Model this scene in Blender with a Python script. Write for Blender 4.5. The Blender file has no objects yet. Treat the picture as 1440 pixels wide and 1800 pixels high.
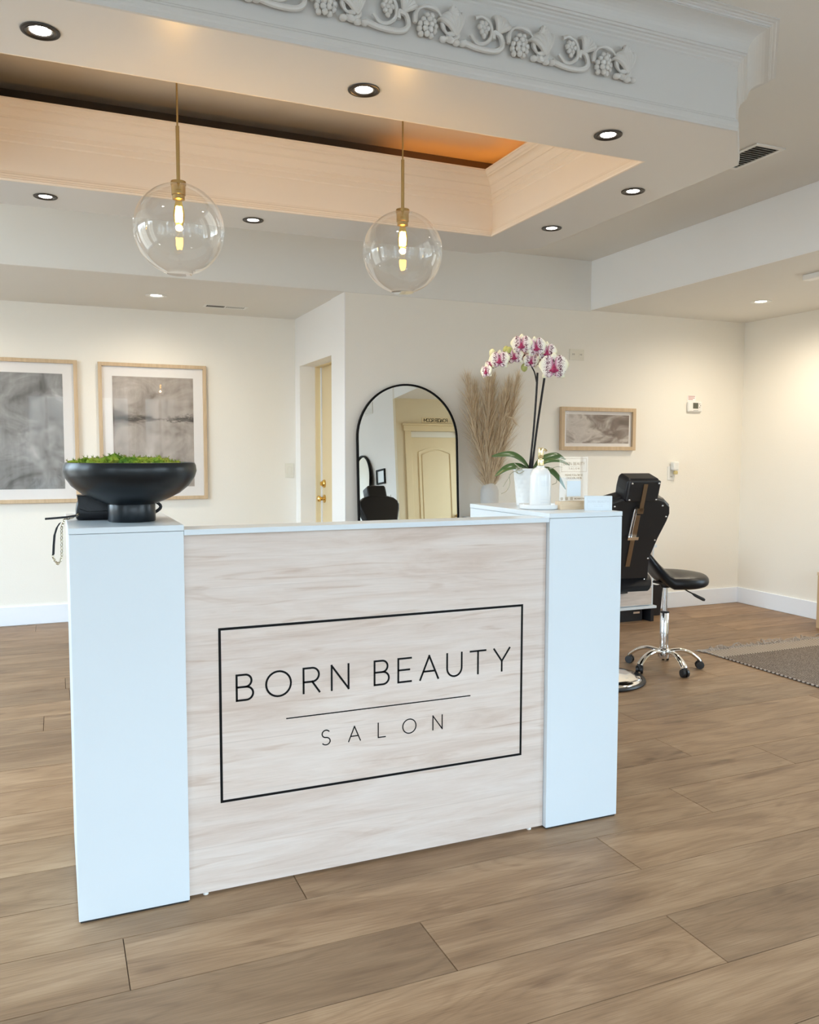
import bpy, bmesh, math, random
from mathutils import Vector, Matrix, noise
from mathutils.geometry import tessellate_polygon
random.seed(7)
PI = math.pi
R = math.radians
S = bpy.context.scene
COL = S.collection
ORG = {}

# ------------------------------------------------------------------ materials
class NT:
    def __init__(s, name):
        s.m = bpy.data.materials.new(name); s.m.use_nodes = True
        s.t = s.m.node_tree; s.t.nodes.clear()
        s.out = s.n('ShaderNodeOutputMaterial')
    def n(s, typ, **kw):
        nd = s.t.nodes.new(typ)
        for k, v in kw.items():
            if k.startswith('i_'):
                key = k[2:]; key = int(key) if key.isdigit() else key.replace('_', ' ')
                nd.inputs[key].default_value = v
            else: setattr(nd, k, v)
        return nd
    def l(s, a, b): s.t.links.new(a, b)
    def math(s, op, a, b=None, clamp=False):
        nd = s.n('ShaderNodeMath', operation=op, use_clamp=clamp)
        for i, v in enumerate((a, b)):
            if v is None: continue
            if isinstance(v, (int, float)): nd.inputs[i].default_value = v
            else: s.l(v, nd.inputs[i])
        return nd.outputs[0]
    def coord(s, kind='Object', scale=(1, 1, 1), loc=(0, 0, 0), rot=(0, 0, 0)):
        tc = s.n('ShaderNodeTexCoord'); mp = s.n('ShaderNodeMapping')
        mp.inputs['Scale'].default_value = scale; mp.inputs['Location'].default_value = loc; mp.inputs['Rotation'].default_value = rot
        s.l(tc.outputs[kind], mp.inputs[0]); return mp.outputs[0]
    def noise(s, vec, scale=5, detail=4, rough=.5, dist=0):
        nd = s.n('ShaderNodeTexNoise'); nd.inputs['Scale'].default_value = scale; nd.inputs['Detail'].default_value = detail
        nd.inputs['Roughness'].default_value = rough; nd.inputs['Distortion'].default_value = dist
        s.l(vec, nd.inputs['Vector']); return nd.outputs['Fac']
    def ramp(s, fac, stops):
        nd = s.n('ShaderNodeValToRGB'); e = nd.color_ramp.elements
        while len(e) < len(stops): e.new(.5)
        for el, (p, c) in zip(e, stops): el.position = p; el.color = (*c, 1) if len(c) == 3 else c
        s.l(fac, nd.inputs[0]); return nd.outputs[0]
    def mix(s, fac, a, b, mode='MIX'):
        nd = s.n('ShaderNodeMix', data_type='RGBA', blend_type=mode)
        for v, i in ((fac, 0), (a, 6), (b, 7)):
            if isinstance(v, (int, float)): nd.inputs[i].default_value = v
            elif isinstance(v, tuple): nd.inputs[i].default_value = (*v, 1)
            else: s.l(v, nd.inputs[i])
        return nd.outputs[2]
    def bump(s, h, strength=.2, dist=.002):
        nd = s.n('ShaderNodeBump'); nd.inputs['Strength'].default_value = strength; nd.inputs['Distance'].default_value = dist
        s.l(h, nd.inputs['Height']); return nd.outputs[0]
    def pbr(s, col=(.8, .8, .8), rough=.5, metal=0., spec=.5, nrm=None, coat=0.):
        b = s.n('ShaderNodeBsdfPrincipled')
        if isinstance(col, tuple): b.inputs['Base Color'].default_value = (*col, 1)
        else: s.l(col, b.inputs['Base Color'])
        if isinstance(rough, (int, float)): b.inputs['Roughness'].default_value = rough
        else: s.l(rough, b.inputs['Roughness'])
        b.inputs['Metallic'].default_value = metal; b.inputs['Specular IOR Level'].default_value = spec
        b.inputs['Coat Weight'].default_value = coat; b.inputs['Coat Roughness'].default_value = .1
        if nrm is not None: s.l(nrm, b.inputs['Normal'])
        s.l(b.outputs[0], s.out.inputs[0]); return b

def paint(name, col, rough=.55, bump=.15, scale=160, var=.03, spec=.4, dist=.0015):
    t = NT(name); v = t.coord()
    f = t.noise(v, scale, 3); f2 = t.noise(v, 1.3, 3)
    c = t.mix(f2, tuple(x * (1 - var) for x in col), tuple(min(1, x * (1 + var)) for x in col))
    t.pbr(c, rough, nrm=t.bump(f, bump, dist), spec=spec); return t.m
def plain(name, col, rough=.5, metal=0., spec=.5, coat=0., var=.05, scale=40, bump=0.):
    t = NT(name); v = t.coord(); f = t.noise(v, scale, 3)
    c = t.mix(f, tuple(x * (1 - var) for x in col), tuple(min(1, x * (1 + var)) for x in col))
    t.pbr(c, rough, metal, spec, t.bump(f, bump) if bump else None, coat); return t.m
def wood(name, dark, light, axis='X', rough=.45, scale=1., seam=None):
    t = NT(name)
    sc = {'X': (1.2, 16, 16), 'Y': (16, 1.2, 16), 'Z': (16, 16, 1.2)}[axis]
    v = t.coord(scale=tuple(a * scale for a in sc)); n1 = t.noise(v, 2.2, 6, .6, .6)
    v2 = t.coord(scale=tuple(a * 4 * scale for a in sc)); n2 = t.noise(v2, 3, 3, .6)
    f = t.math('ADD', t.math('MULTIPLY', n1, .75), t.math('MULTIPLY', n2, .25))
    c = t.ramp(f, [(.3, dark), (.68, light)])
    t.pbr(c, rough, nrm=t.bump(n2, .08, .001)); return t.m
def emit(name, col, strength):
    t = NT(name); e = t.n('ShaderNodeEmission'); e.inputs[0].default_value = (*col, 1); e.inputs[1].default_value = strength
    t.l(e.outputs[0], t.out.inputs[0]); return t.m
def thin_glass(name, tint=(1, 1, 1), f0=.04, rough=0., gloss=(1, 1, 1), pw=5.0):
    t = NT(name)
    lw = t.n('ShaderNodeLayerWeight'); lw.inputs[0].default_value = .5
    p5 = t.math('POWER', lw.outputs['Facing'], pw)
    f = t.math('ADD', t.math('MULTIPLY', p5, 1 - f0), f0, True)
    tr = t.n('ShaderNodeBsdfTransparent'); tr.inputs[0].default_value = (*tint, 1)
    gl = t.n('ShaderNodeBsdfGlossy'); gl.inputs[0].default_value = (*gloss, 1); gl.inputs[1].default_value = rough
    mx = t.n('ShaderNodeMixShader'); t.l(f, mx.inputs[0]); t.l(tr.outputs[0], mx.inputs[1]); t.l(gl.outputs[0], mx.inputs[2])
    t.l(mx.outputs[0], t.out.inputs[0]); return t.m

M = {}
M['wall'] = paint('wall_paint', (.87, .84, .775), .6, .35, 130, .015, dist=.002)
M['wall_smooth'] = paint('side_wall_paint', (.88, .88, .88), .55, .12, 120, .015)
M['ceil'] = paint('ceiling_paint', (.77, .75, .71), .6, .15, 90, .015)
M['soffit'] = paint('soffit_semigloss', (.68, .675, .665), .32, .0, 60, .01, spec=.5)
M['mould'] = paint('moulding_paint', (.65, .64, .62), .42, .0, 60, .01)
M['tray'] = paint('tray_cream', (.90, .80, .68), .42, .0, 60, .01)  # warmer and paler colour than the crown moulding
M['trayceil'] = paint('tray_ceiling_paint', (.82, .73, .61), .42, .0, 60, .01)
M['mould2'] = paint('bulkhead_paint', (.80, .79, .755), .55, .05, 60, .01)
M['cove'] = plain('cove_shade_brown', (.11, .075, .05), .7)  # shade inside the unlit cove, put into the colour as dark brown
M['beam'] = paint('beam_white_paint', (.93, .95, .97), .55, .05, 60, .01)
M['trim'] = paint('trim_white', (.86, .90, .97), .35, .02, 50, .01)
M['cream'] = paint('cream_door_paint', (.74, .61, .38), .4, .04, 60, .02)
M['bay'] = paint('cream_wall_paint', (.70, .60, .41), .55, .2, 120, .02)
M['lam'] = plain('white_laminate', (.675, .745, .80), .28, var=.01, scale=5)
M['blackp'] = plain('black_plastic', (.012, .012, .014), .4)
M['leather'] = plain('black_leather', (.007, .007, .009), .36, spec=.3, scale=250, bump=.15)
M['chrome'] = plain('chrome', (.86, .86, .87), .08, 1.0, var=.01)
M['steel'] = plain('brushed_steel', (.34, .27, .20), .3, 1.0)
M['brass'] = plain('aged_brass', (.42, .30, .13), .32, 1.0)
M['gold'] = plain('polished_gold', (.72, .58, .32), .12, 1.0)
M['doorbrass'] = plain('door_brass', (.72, .47, .15), .2, 1.0)
M['bronze'] = plain('dark_bronze', (.035, .028, .022), .35, .6)
M['vinyl'] = plain('black_vinyl', (.004, .004, .0045), .6, spec=.15)
M['ceramic'] = plain('matte_black_ceramic', (.006, .009, .012), .30, spec=.35, scale=30, bump=.05)
M['whitecer'] = plain('white_ceramic', (.76, .78, .79), .22, coat=.3, var=.02)
M['vasecer'] = plain('stone_white_ceramic', (.58, .57, .55), .6)
M['plastic'] = plain('white_plastic', (.84, .84, .82), .35, var=.01)
M['ivory'] = plain('ivory_plastic', (.78, .75, .66), .4, var=.01)
M['frame'] = wood('pale_oak_frame', (.50, .36, .22), (.66, .50, .33), 'Z', .5)
M['framelight'] = wood('pale_ash', (.62, .46, .30), (.76, .62, .44), 'X', .5)
M['mat'] = plain('mat_board', (.83, .80, .78), .8, var=.01)
M['glass'] = thin_glass('picture_glass', (1, 1, 1), .006)
M['globe'] = thin_glass('globe_glass', (.985, .985, .98), .05, pw=3.2)
M['bulbglass'] = thin_glass('bulb_glass', (1, .86, .50), .04)
M['acrylic'] = thin_glass('acrylic', (.97, .97, .97), .05)
M['mirror'] = plain('mirror_silver', (.86, .88, .86), .0, 1.0, var=0.0)
M['filament'] = emit('filament', (1.0, .60, .16), 40)
M['canled'] = emit('led_lens_cool', (1, .98, .95), 20)
M['canwarm'] = emit('led_lens_warm', (1, .93, .80), 14)
M['strip'] = emit('orange_led', (1.0, .36, .05), 7.5)
M['dark'] = plain('dark_void', (.02, .018, .015), .8)
M['lcd'] = plain('lcd', (.10, .11, .08), .3)
M['red'] = plain('red_print', (.45, .10, .08), .6)
M['grey'] = plain('grey_print', (.35, .34, .33), .6)
M['goldtext'] = plain('bronze_print', (.30, .22, .13), .4, .5)
M['paletext'] = plain('pale_print', (.55, .60, .66), .6)
M['stem'] = plain('orchid_stem', (.014, .009, .008), .5, spec=.25)
M['root'] = plain('aerial_root', (.42, .40, .30), .6)
M['leaf'] = plain('orchid_leaf', (.06, .115, .035), .28, var=.3, scale=18)
M['bark'] = plain('bark', (.05, .032, .02), .8)

def floor_mat():
    t = NT('oak_plank')
    at = t.n('ShaderNodeAttribute', attribute_name='rnd'); rnd = at.outputs['Fac']
    tc = t.n('ShaderNodeTexCoord')
    off = t.n('ShaderNodeCombineXYZ'); t.l(t.math('MULTIPLY', rnd, 37.), off.inputs[0]); t.l(t.math('MULTIPLY', rnd, 91.), off.inputs[1]); t.l(t.math('MULTIPLY', rnd, 13.), off.inputs[2])
    va = t.n('ShaderNodeVectorMath', operation='ADD'); t.l(tc.outputs['Object'], va.inputs[0]); t.l(off.outputs[0], va.inputs[1])
    def mp(sc):
        m = t.n('ShaderNodeMapping'); m.inputs['Scale'].default_value = sc; t.l(va.outputs[0], m.inputs[0]); return m.outputs[0]
    big = t.noise(mp((1.1, 5.0, 1)), 1.6, 5, .55, 1.1)
    # cathedral grain: contour rings of a stretched noise field
    cat = t.math('FRACT', t.math('MULTIPLY', t.noise(mp((.7, 5.5, 1)), 1.0, 2, .45, .5), 16.))
    cat = t.math('ABSOLUTE', t.math('SUBTRACT', cat, .5))
    fine = t.noise(mp((4, 150, 1)), 2.0, 4, .65)
    knot = t.noise(mp((3.2, 9.0, 1)), 1.1, 2, .5, .3)
    base = t.ramp(big, [(.25, (.200, .121, .067)), (.5, (.290, .186, .108)), (.75, (.385, .262, .162))])
    tone = t.mix(rnd, (.80, .79, .78), (1.12, 1.10, 1.07))
    c = t.mix(1.0, base, tone, 'MULTIPLY')
    g = t.ramp(cat, [(0., (.80, .77, .74)), (.25, (1, 1, 1))])
    c = t.mix(.65, c, g, 'MULTIPLY')
    g2 = t.ramp(fine, [(.35, (.78, .74, .70)), (.6, (1.05, 1.05, 1.05))])
    c = t.mix(.7, c, g2, 'MULTIPLY')
    g3 = t.ramp(knot, [(.63, (1, 1, 1)), (.78, (.42, .34, .27))])
    c = t.mix(.8, c, g3, 'MULTIPLY')
    t.pbr(c, t.ramp(fine, [(.3, (.52,) * 3), (.7, (.40,) * 3)]), nrm=t.bump(fine, .12, .001), spec=.35); return t.m
M['plank'] = floor_mat()
M['seam'] = plain('plank_seam', (.07, .045, .03), .8)

def panel_mat():
    t = NT('whitewashed_wood_laminate')
    a = t.noise(t.coord(scale=(1.0, 1, 9)), 1.7, 6, .62, .9)
    b = t.noise(t.coord(scale=(5, 1, 130)), 1.6, 4, .65)
    k = t.noise(t.coord(scale=(1.5, 1, 22)), 1.5, 3, .5, 1.2)
    z = t.n('ShaderNodeSeparateXYZ'); tc = t.n('ShaderNodeTexCoord'); t.l(tc.outputs['Object'], z.inputs[0])
    pl = t.math('FRACT', t.math('DIVIDE', t.math('ADD', z.outputs[2], .012), .155))
    line = t.math('LESS_THAN', pl, .014)
    patch = t.n('ShaderNodeTexWhiteNoise', noise_dimensions='1D'); t.l(t.math('FLOOR', t.math('DIVIDE', t.math('ADD', z.outputs[2], .012), .155)), patch.inputs['W'])
    c = t.ramp(a, [(.26, (.57, .455, .385)), (.46, (.68, .585, .525)), (.72, (.74, .67, .625))])
    c = t.mix(.4, c, t.ramp(b, [(.3, (.84, .82, .80)), (.62, (1.05, 1.05, 1.05))]), 'MULTIPLY')
    c = t.mix(.8, c, t.ramp(k, [(.60, (1, 1, 1)), (.72, (.80, .72, .66))]), 'MULTIPLY')
    c = t.mix(1., c, t.mix(patch.outputs[0], (.965, .955, .95), (1.02, 1.02, 1.02)), 'MULTIPLY')
    c = t.mix(t.math('MULTIPLY', line, .22), c, (.40, .33, .29))
    t.pbr(c, .5, spec=.3, nrm=t.bump(b, .05, .0008)); return t.m
M['panel'] = panel_mat()

def art_mat(name, kind):
    t = NT(name)
    tc = t.n('ShaderNodeTexCoord'); sp = t.n('ShaderNodeSeparateXYZ'); t.l(tc.outputs['Object'], sp.inputs[0])
    x, z = sp.outputs[0], sp.outputs[2]
    if kind == 'grey':
        a = t.noise(t.coord(scale=(2.2, 1, 3.4), rot=(0, .5, 0)), 1.6, 6, .6, 1.3)
        b = t.noise(t.coord(scale=(7, 1, 1.4)), 2.5, 4, .6)
        f = t.math('ADD', t.math('MULTIPLY', a, .8), t.math('MULTIPLY', b, .25))
        c = t.ramp(f, [(.34, (.14, .135, .13)), (.45, (.25, .245, .24)), (.57, (.34, .335, .33)), (.67, (.43, .425, .42)), (.76, (.60, .59, .58))])
    elif kind == 'shore':
        a = t.noise(t.coord(scale=(2.2, 1, 2.8)), 1.8, 6, .62, .8)
        b = t.noise(t.coord(scale=(6, 1, 1.2)), 2.2, 4, .6)
        f = t.math('ADD', t.math('MULTIPLY', a, .75), t.math('MULTIPLY', b, .3))
        c = t.ramp(f, [(.36, (.22, .19, .165)), (.5, (.38, .335, .30)), (.62, (.48, .43, .39)), (.74, (.60, .56, .53))])
        # dark brushed shoreline a little above the middle
        zz = t.math('SUBTRACT', z, .105)
        wob = t.noise(t.coord(scale=(5, 1, 16)), 2.0, 5, .7, 1.5)
        d = t.math('ABSOLUTE', t.math('ADD', zz, t.math('MULTIPLY', t.math('SUBTRACT', wob, .5), .14)))
        wdt = t.math('ADD', t.math('MULTIPLY', t.math('POWER', t.math('ABSOLUTE', t.math('SUBTRACT', x, .07)), 1.3), .30), .006)
        m = t.math('SUBTRACT', 1., t.math('DIVIDE', d, wdt), True)
        c = t.mix(t.math('MULTIPLY', m, .92), c, (.06, .055, .05))
    else:
        a = t.noise(t.coord(scale=(2.5, 1, 5.0), rot=(0, -.55, 0)), 1.9, 5, .55, 1.0)
        g = t.math('ADD', t.math('MULTIPLY', x, -.55), .53)
        f = t.math('ADD', t.math('MULTIPLY', a, .62), t.math('MULTIPLY', g, .40))
        c = t.ramp(f, [(.36, (.155, .125, .108)), (.46, (.26, .215, .19)), (.52, (.40, .35, .315)), (.58, (.62, .57, .53)), (.68, (.50, .45, .42))])
    br = t.noise(t.coord(scale=(40, 1, 12)), 3, 3, .6)
    c = t.mix(.35, c, t.ramp(br, [(.3, (.86,) * 3), (.7, (1.08,) * 3)]), 'MULTIPLY')
    t.pbr(c, .75, spec=.2); return t.m
M['art1'] = art_mat('grey_abstract_print', 'grey'); M['art2'] = art_mat('shoreline_print', 'shore'); M['art3'] = art_mat('beige_brush_print', 'brush')

def moss_mat():
    t = NT('preserved_moss'); a = t.noise(t.coord(), 14, 4, .6); b = t.noise(t.coord(), 160, 3, .6)
    c = t.ramp(a, [(.34, (.03, .10, .015)), (.45, (.10, .21, .022)), (.56, (.25, .34, .04)), (.68, (.30, .24, .07))])
    c = t.mix(.7, c, t.ramp(b, [(.3, (.45,) * 3), (.7, (1.25,) * 3)]), 'MULTIPLY')
    t.pbr(c, .9, spec=.1); return t.m
M['moss'] = moss_mat()
def pampas_mat():
    t = NT('dried_pampas'); a = t.noise(t.coord(), 22, 3, .6); at = t.n('ShaderNodeAttribute', attribute_name='rnd')
    f = t.math('ADD', t.math('MULTIPLY', a, .6), t.math('MULTIPLY', at.outputs['Fac'], .4))
    c = t.ramp(f, [(.25, (.54, .40, .25)), (.5, (.78, .64, .45)), (.75, (.90, .80, .62))])
    t.pbr(c, .9, spec=.1); return t.m
M['pampas'] = pampas_mat()
def petal_mat():
    t = NT('spotted_petal')
    at = t.n('ShaderNodeAttribute', attribute_name='rad'); r = at.outputs['Fac']
    sp = t.noise(t.coord(scale=(1, 1, 1.9)), 190, 2, .5)
    thr = t.math('ADD', t.math('MULTIPLY', t.math('ABSOLUTE', t.math('SUBTRACT', r, .42)), .70), .43)
    spot = t.math('MULTIPLY', t.math('SUBTRACT', sp, thr), 14., True)
    core = t.math('SUBTRACT', 1., t.math('MULTIPLY', r, 4.2), True)
    c = t.ramp(r, [(0., (.72, .36, .50)), (.25, (.80, .68, .70)), (.7, (.86, .82, .72)), (1., (.83, .80, .56))])
    c = t.mix(t.math('MULTIPLY', spot, .95), c, (.11, .006, .035))
    c = t.mix(core, c, (.36, .02, .12))
    t.pbr(c, .55, spec=.25); return t.m
M['petal'] = petal_mat()
M['sepal'] = plain('sepal_yellow_green', (.72, .70, .42), .6, var=.12, scale=60)
M['lip'] = plain('magenta_lip', (.33, .012, .085), .5, var=.3, scale=120)
M['bud'] = plain('green_bud', (.42, .44, .14), .55)
def rug_mat(name, band):
    t = NT(name)
    v = t.coord(rot=(0, 0, 0))
    w = t.n('ShaderNodeTexWave', wave_type='BANDS', bands_direction='X'); w.inputs['Scale'].default_value = 10.5 if band else 22.
    w.inputs['Distortion'].default_value = .3 if band else 3.5; w.inputs['Detail'].default_value = 2; w.inputs['Detail Scale'].default_value = 6; t.l(v, w.inputs[0])
    w2 = t.n('ShaderNodeTexWave', wave_type='BANDS', bands_direction='Y'); w2.inputs['Scale'].default_value = 26.; w2.inputs['Distortion'].default_value = 2.; t.l(v, w2.inputs[0])
    n = t.noise(v, 120, 3, .6)
    sx_ = t.n('ShaderNodeSeparateXYZ'); t.l(v, sx_.inputs[0])
    st_ = t.math('ADD', t.math('MULTIPLY', t.math('SINE', t.math('MULTIPLY', sx_.outputs[0], 2 * PI / .0215)), .5), .5)
    f = st_ if band else t.math('ADD', t.math('MULTIPLY', w.outputs['Fac'], .45), t.math('ADD', t.math('MULTIPLY', w2.outputs['Fac'], .25), t.math('MULTIPLY', n, .3)))
    c = t.ramp(f, [(.25, (.06, .042, .033)), (.7, (.58, .49, .40))]) if band else t.ramp(f, [(.3, (.07, .052, .042)), (.5, (.15, .115, .093)), (.72, (.34, .285, .235))])
    t.pbr(c, .95, spec=.1, nrm=t.bump(f, .6, .004)); return t.m
M['rug'] = rug_mat('rug_weave', False); M['rugband'] = rug_mat('rug_band', True)
M['fringe'] = plain('rug_fringe', (.40, .34, .29), .9, var=.2)
M['chain'] = plain('chain_gold', (.62, .55, .42), .25, 1.0)
M['asphalt'] = plain('parking_asphalt', (.20, .20, .20), .9)

# ------------------------------------------------------------------ mesh builder
class MB:
    def __init__(s): s.bm = bmesh.new(); s.rnd = {}
    def v(s, p): return s.bm.verts.new(p)
    def f(s, vs):
        try: return s.bm.faces.new(vs)
        except ValueError: return None
    def box(s, x0, y0, z0, x1, y1, z1):
        vs = [s.v((x, y, z)) for z in (z0, z1) for y in (y0, y1) for x in (x0, x1)]
        for q in ((0, 2, 3, 1), (4, 5, 7, 6), (0, 1, 5, 4), (2, 6, 7, 3), (0, 4, 6, 2), (1, 3, 7, 5)): s.f([vs[i] for i in q])
        return s
    def rings(s, rings, closed=True, cap=True):
        prev = None; first = None
        for rg in rings:
            cur = [s.v(p) for p in rg]
            if prev:
                n = len(cur)
                for i in range(n if closed else n - 1):
                    j = (i + 1) % n; s.f([prev[i], prev[j], cur[j], cur[i]])
            else: first = cur
            prev = cur
        if cap: s.f(first[::-1]); s.f(prev)
        return s
    def tube(s, pts, rad, n=8, cap=True):
        pts = [Vector(p) for p in pts]; m = len(pts)
        if isinstance(rad, (int, float)): rad = [rad] * m
        rg = []; u = None
        for i, p in enumerate(pts):
            d = (pts[min(i + 1, m - 1)] - pts[max(i - 1, 0)]).normalized()
            if u is None: u = d.orthogonal().normalized()
            else:
                u = u - d * u.dot(d); u = u.normalized() if u.length > 1e-6 else d.orthogonal().normalized()
            w = d.cross(u)
            rg.append([p + (u * math.cos(2 * PI * k / n) + w * math.sin(2 * PI * k / n)) * rad[i] for k in range(n)])
        return s.rings(rg, True, cap)
    def cyl(s, p0, p1, r0, r1=None, n=24): return s.tube([p0, p1], [r0, r0 if r1 is None else r1], n)
    def lathe(s, prof, c=(0, 0, 0), n=48, cap=True):
        rg = [[(c[0] + r * math.cos(2 * PI * k / n), c[1] + r * math.sin(2 * PI * k / n), c[2] + z) for k in range(n)] for r, z in prof]
        return s.rings(rg, True, cap)
    def ball(s, c, r, sub=2, mat=None):
        r = (r, r, r) if isinstance(r, (int, float)) else r
        mx = Matrix.Translation(c) @ (mat or Matrix()) @ Matrix.Diagonal((*r, 1))
        bmesh.ops.create_icosphere(s.bm, subdivisions=sub, radius=1, matrix=mx); return s
    def prism(s, poly, fn, a, b):
        """poly: 2D outline; fn(u, v, t) -> 3D; solid between t=a and t=b"""
        A = [s.v(fn(u, v, a)) for u, v in poly]; B = [s.v(fn(u, v, b)) for u, v in poly]
        n = len(poly); s.f(A[::-1]); s.f(B)
        for i in range(n): j = (i + 1) % n; s.f([A[i], A[j], B[j], B[i]])
        return s
    def frame(s, outer, inner, fn, a, b):
        """picture-frame solid between two matching outlines"""
        n = len(outer)
        q = [[s.v(fn(u, v, t)) for u, v in pl] for t in (a, b) for pl in (outer, inner)]
        oa, ia, ob, ib = q
        for i in range(n):
            j = (i + 1) % n
            s.f([oa[i], ia[i], ia[j], oa[j]]); s.f([ob[i], ob[j], ib[j], ib[i]])
            s.f([oa[i], oa[j], ob[j], ob[i]]); s.f([ia[i], ib[i], ib[j], ia[j]])
        return s
    def sweep(s, poly, prof, sign=1):
        """closed plan polygon (counter-clockwise), profile of (offset, z); mitred corners"""
        n = len(poly); P = [Vector(p) for p in poly]; rg = []
        for off, z in prof:
            r = []
            for i in range(n):
                a = (P[i] - P[i - 1]).normalized(); b = (P[(i + 1) % n] - P[i]).normalized()
                na = Vector((a.y, -a.x)); nb = Vector((b.y, -b.x)); m = (na + nb); m /= m.dot(na)
                q = P[i] + m * off * sign; r.append((q.x, q.y, z))
            rg.append(r)
        return s.rings(rg, True, False)
    def build(s, name, mat, parent=None, at=None, smooth=False, bevel=0, seg=2, fix=True):
        bm = s.bm
        if fix: bmesh.ops.recalc_face_normals(bm, faces=bm.faces[:])
        o = Vector(at) if at is not None else (ORG.get(parent, Vector()) if parent else Vector())
        if o.length: bmesh.ops.translate(bm, verts=bm.verts[:], vec=-o)
        me = bpy.data.meshes.new(name)
        if s.rnd:
            bm.faces.index_update(); vals = [s.rnd.get(f, 0.) for f in bm.faces]
        bm.to_mesh(me); bm.free()
        if s.rnd:
            a = me.attributes.new('rnd', 'FLOAT', 'FACE'); a.data.foreach_set('value', vals)
        for m in (mat if isinstance(mat, (list, tuple)) else [mat]): me.materials.append(M[m] if isinstance(m, str) else m)
        if smooth:
            me.polygons.foreach_set('use_smooth', [True] * len(me.polygons))
            me.set_sharp_from_angle(angle=R(40))
        ob = bpy.data.objects.new(name, me); COL.objects.link(ob)
        if bevel:
            md = ob.modifiers.new('Bevel', 'BEVEL'); md.width = bevel; md.segments = seg; md.limit_method = 'ANGLE'; md.angle_limit = R(50)
        if parent:
            ob.parent = parent; ORG[ob] = o
        else:
            ob.location = o; ORG[ob] = o
        return ob
def tag(o, label=None, cat=None, group=None, kind=None):
    if label: o['label'] = label
    if cat: o['category'] = cat
    if group: o['group'] = group
    if kind: o['kind'] = kind
    return o
def thing(name, label, cat, loc=(0, 0, 0), group=None, local=False):
    o = bpy.data.objects.new(name, None); COL.objects.link(o); o.location = loc; o.empty_display_size = .1
    ORG[o] = Vector() if local else Vector(loc)
    return tag(o, label, cat, group)
def struct(name, mb, mat, **kw):
    return tag(mb.build(name, mat, **kw), kind='structure')
def copy_tree(o, parent=None):
    c = o.copy(); COL.objects.link(c)
    if parent: c.parent = parent
    for ch in list(o.children): copy_tree(ch, c)
    return c
def box(*a): return MB().box(*a)

# ------------------------------------------------------------------ stroke lettering
def arc(cx, cy, rx, ry, a0, a1, n=14):
    return [(cx + rx * math.cos(R(a0 + (a1 - a0) * i / n)), cy + ry * math.sin(R(a0 + (a1 - a0) * i / n))) for i in range(n + 1)]
G = {
 'A': (.84, [[(0, 0), (.42, 1), (.84, 0)], [(.15, .34), (.69, .34)]]),
 'B': (.64, [[(0, 0), (0, 1), (.34, 1)] + arc(.34, .76, .24, .24, 90, -90) + [(0, .52)], [(.34, .52)] + arc(.37, .26, .27, .26, 90, -90) + [(0, 0)]]),
 'C': (.86, [arc(.5, .5, .5, .5, 45, 315, 24)]),
 'D': (.8, [[(0, 0), (0, 1), (.32, 1)] + arc(.32, .5, .48, .5, 90, -90, 18) + [(0, 0)]]),
 'E': (.58, [[(.58, 1), (0, 1), (0, 0), (.58, 0)], [(0, .51), (.5, .51)]]),
 'F': (.56, [[(.56, 1), (0, 1), (0, 0)], [(0, .5), (.48, .5)]]),
 'I': (.0, [[(0, 0), (0, 1)]]),
 'L': (.52, [[(0, 1), (0, 0), (.52, 0)]]),
 'M': (.9, [[(0, 0), (0, 1), (.45, .3), (.9, 1), (.9, 0)]]),
 'N': (.72, [[(0, 0), (0, 1), (.72, 0), (.72, 1)]]),
 'O': (1., [arc(.5, .5, .5, .5, 0, 360, 30)]),
 'P': (.6, [[(0, 0), (0, 1), (.33, 1)] + arc(.33, .73, .27, .27, 90, -90) + [(0, .46)]]),
 'R': (.66, [[(0, 0), (0, 1), (.36, 1)] + arc(.36, .72, .28, .28, 90, -90) + [(0, .44)], [(.36, .44), (.66, 0)]]),
 'S': (.58, [arc(.29, .75, .27, .25, 40, 270, 14) + arc(.29, .25, .29, .25, 90, -140, 14)[1:]]),
 'T': (.74, [[(0, 1), (.74, 1)], [(.37, 1), (.37, 0)]]),
 'U': (.7, [[(0, 1), (0, .36)] + arc(.35, .36, .35, .36, 180, 360) + [(.7, 1)]]),
 'W': (1.1, [[(0, 1), (.3, 0), (.55, .9), (.8, 0), (1.1, 1)]]),
 'Y': (.78, [[(0, 1), (.39, .44), (.78, 1)], [(.39, .44), (.39, 0)]]),
 '@': (1.0, [arc(.5, .5, .5, .5, -40, 290, 24), arc(.5, .5, .22, .24, 0, 360, 16), [(.73, .7), (.73, .3), (.9, .3), (1., .5)]]),
 '.': (.1, [arc(.05, .45, .05, .05, 0, 360, 8)]), '-': (.2, [[(0, .5), (.2, .5)]]),
}
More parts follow.
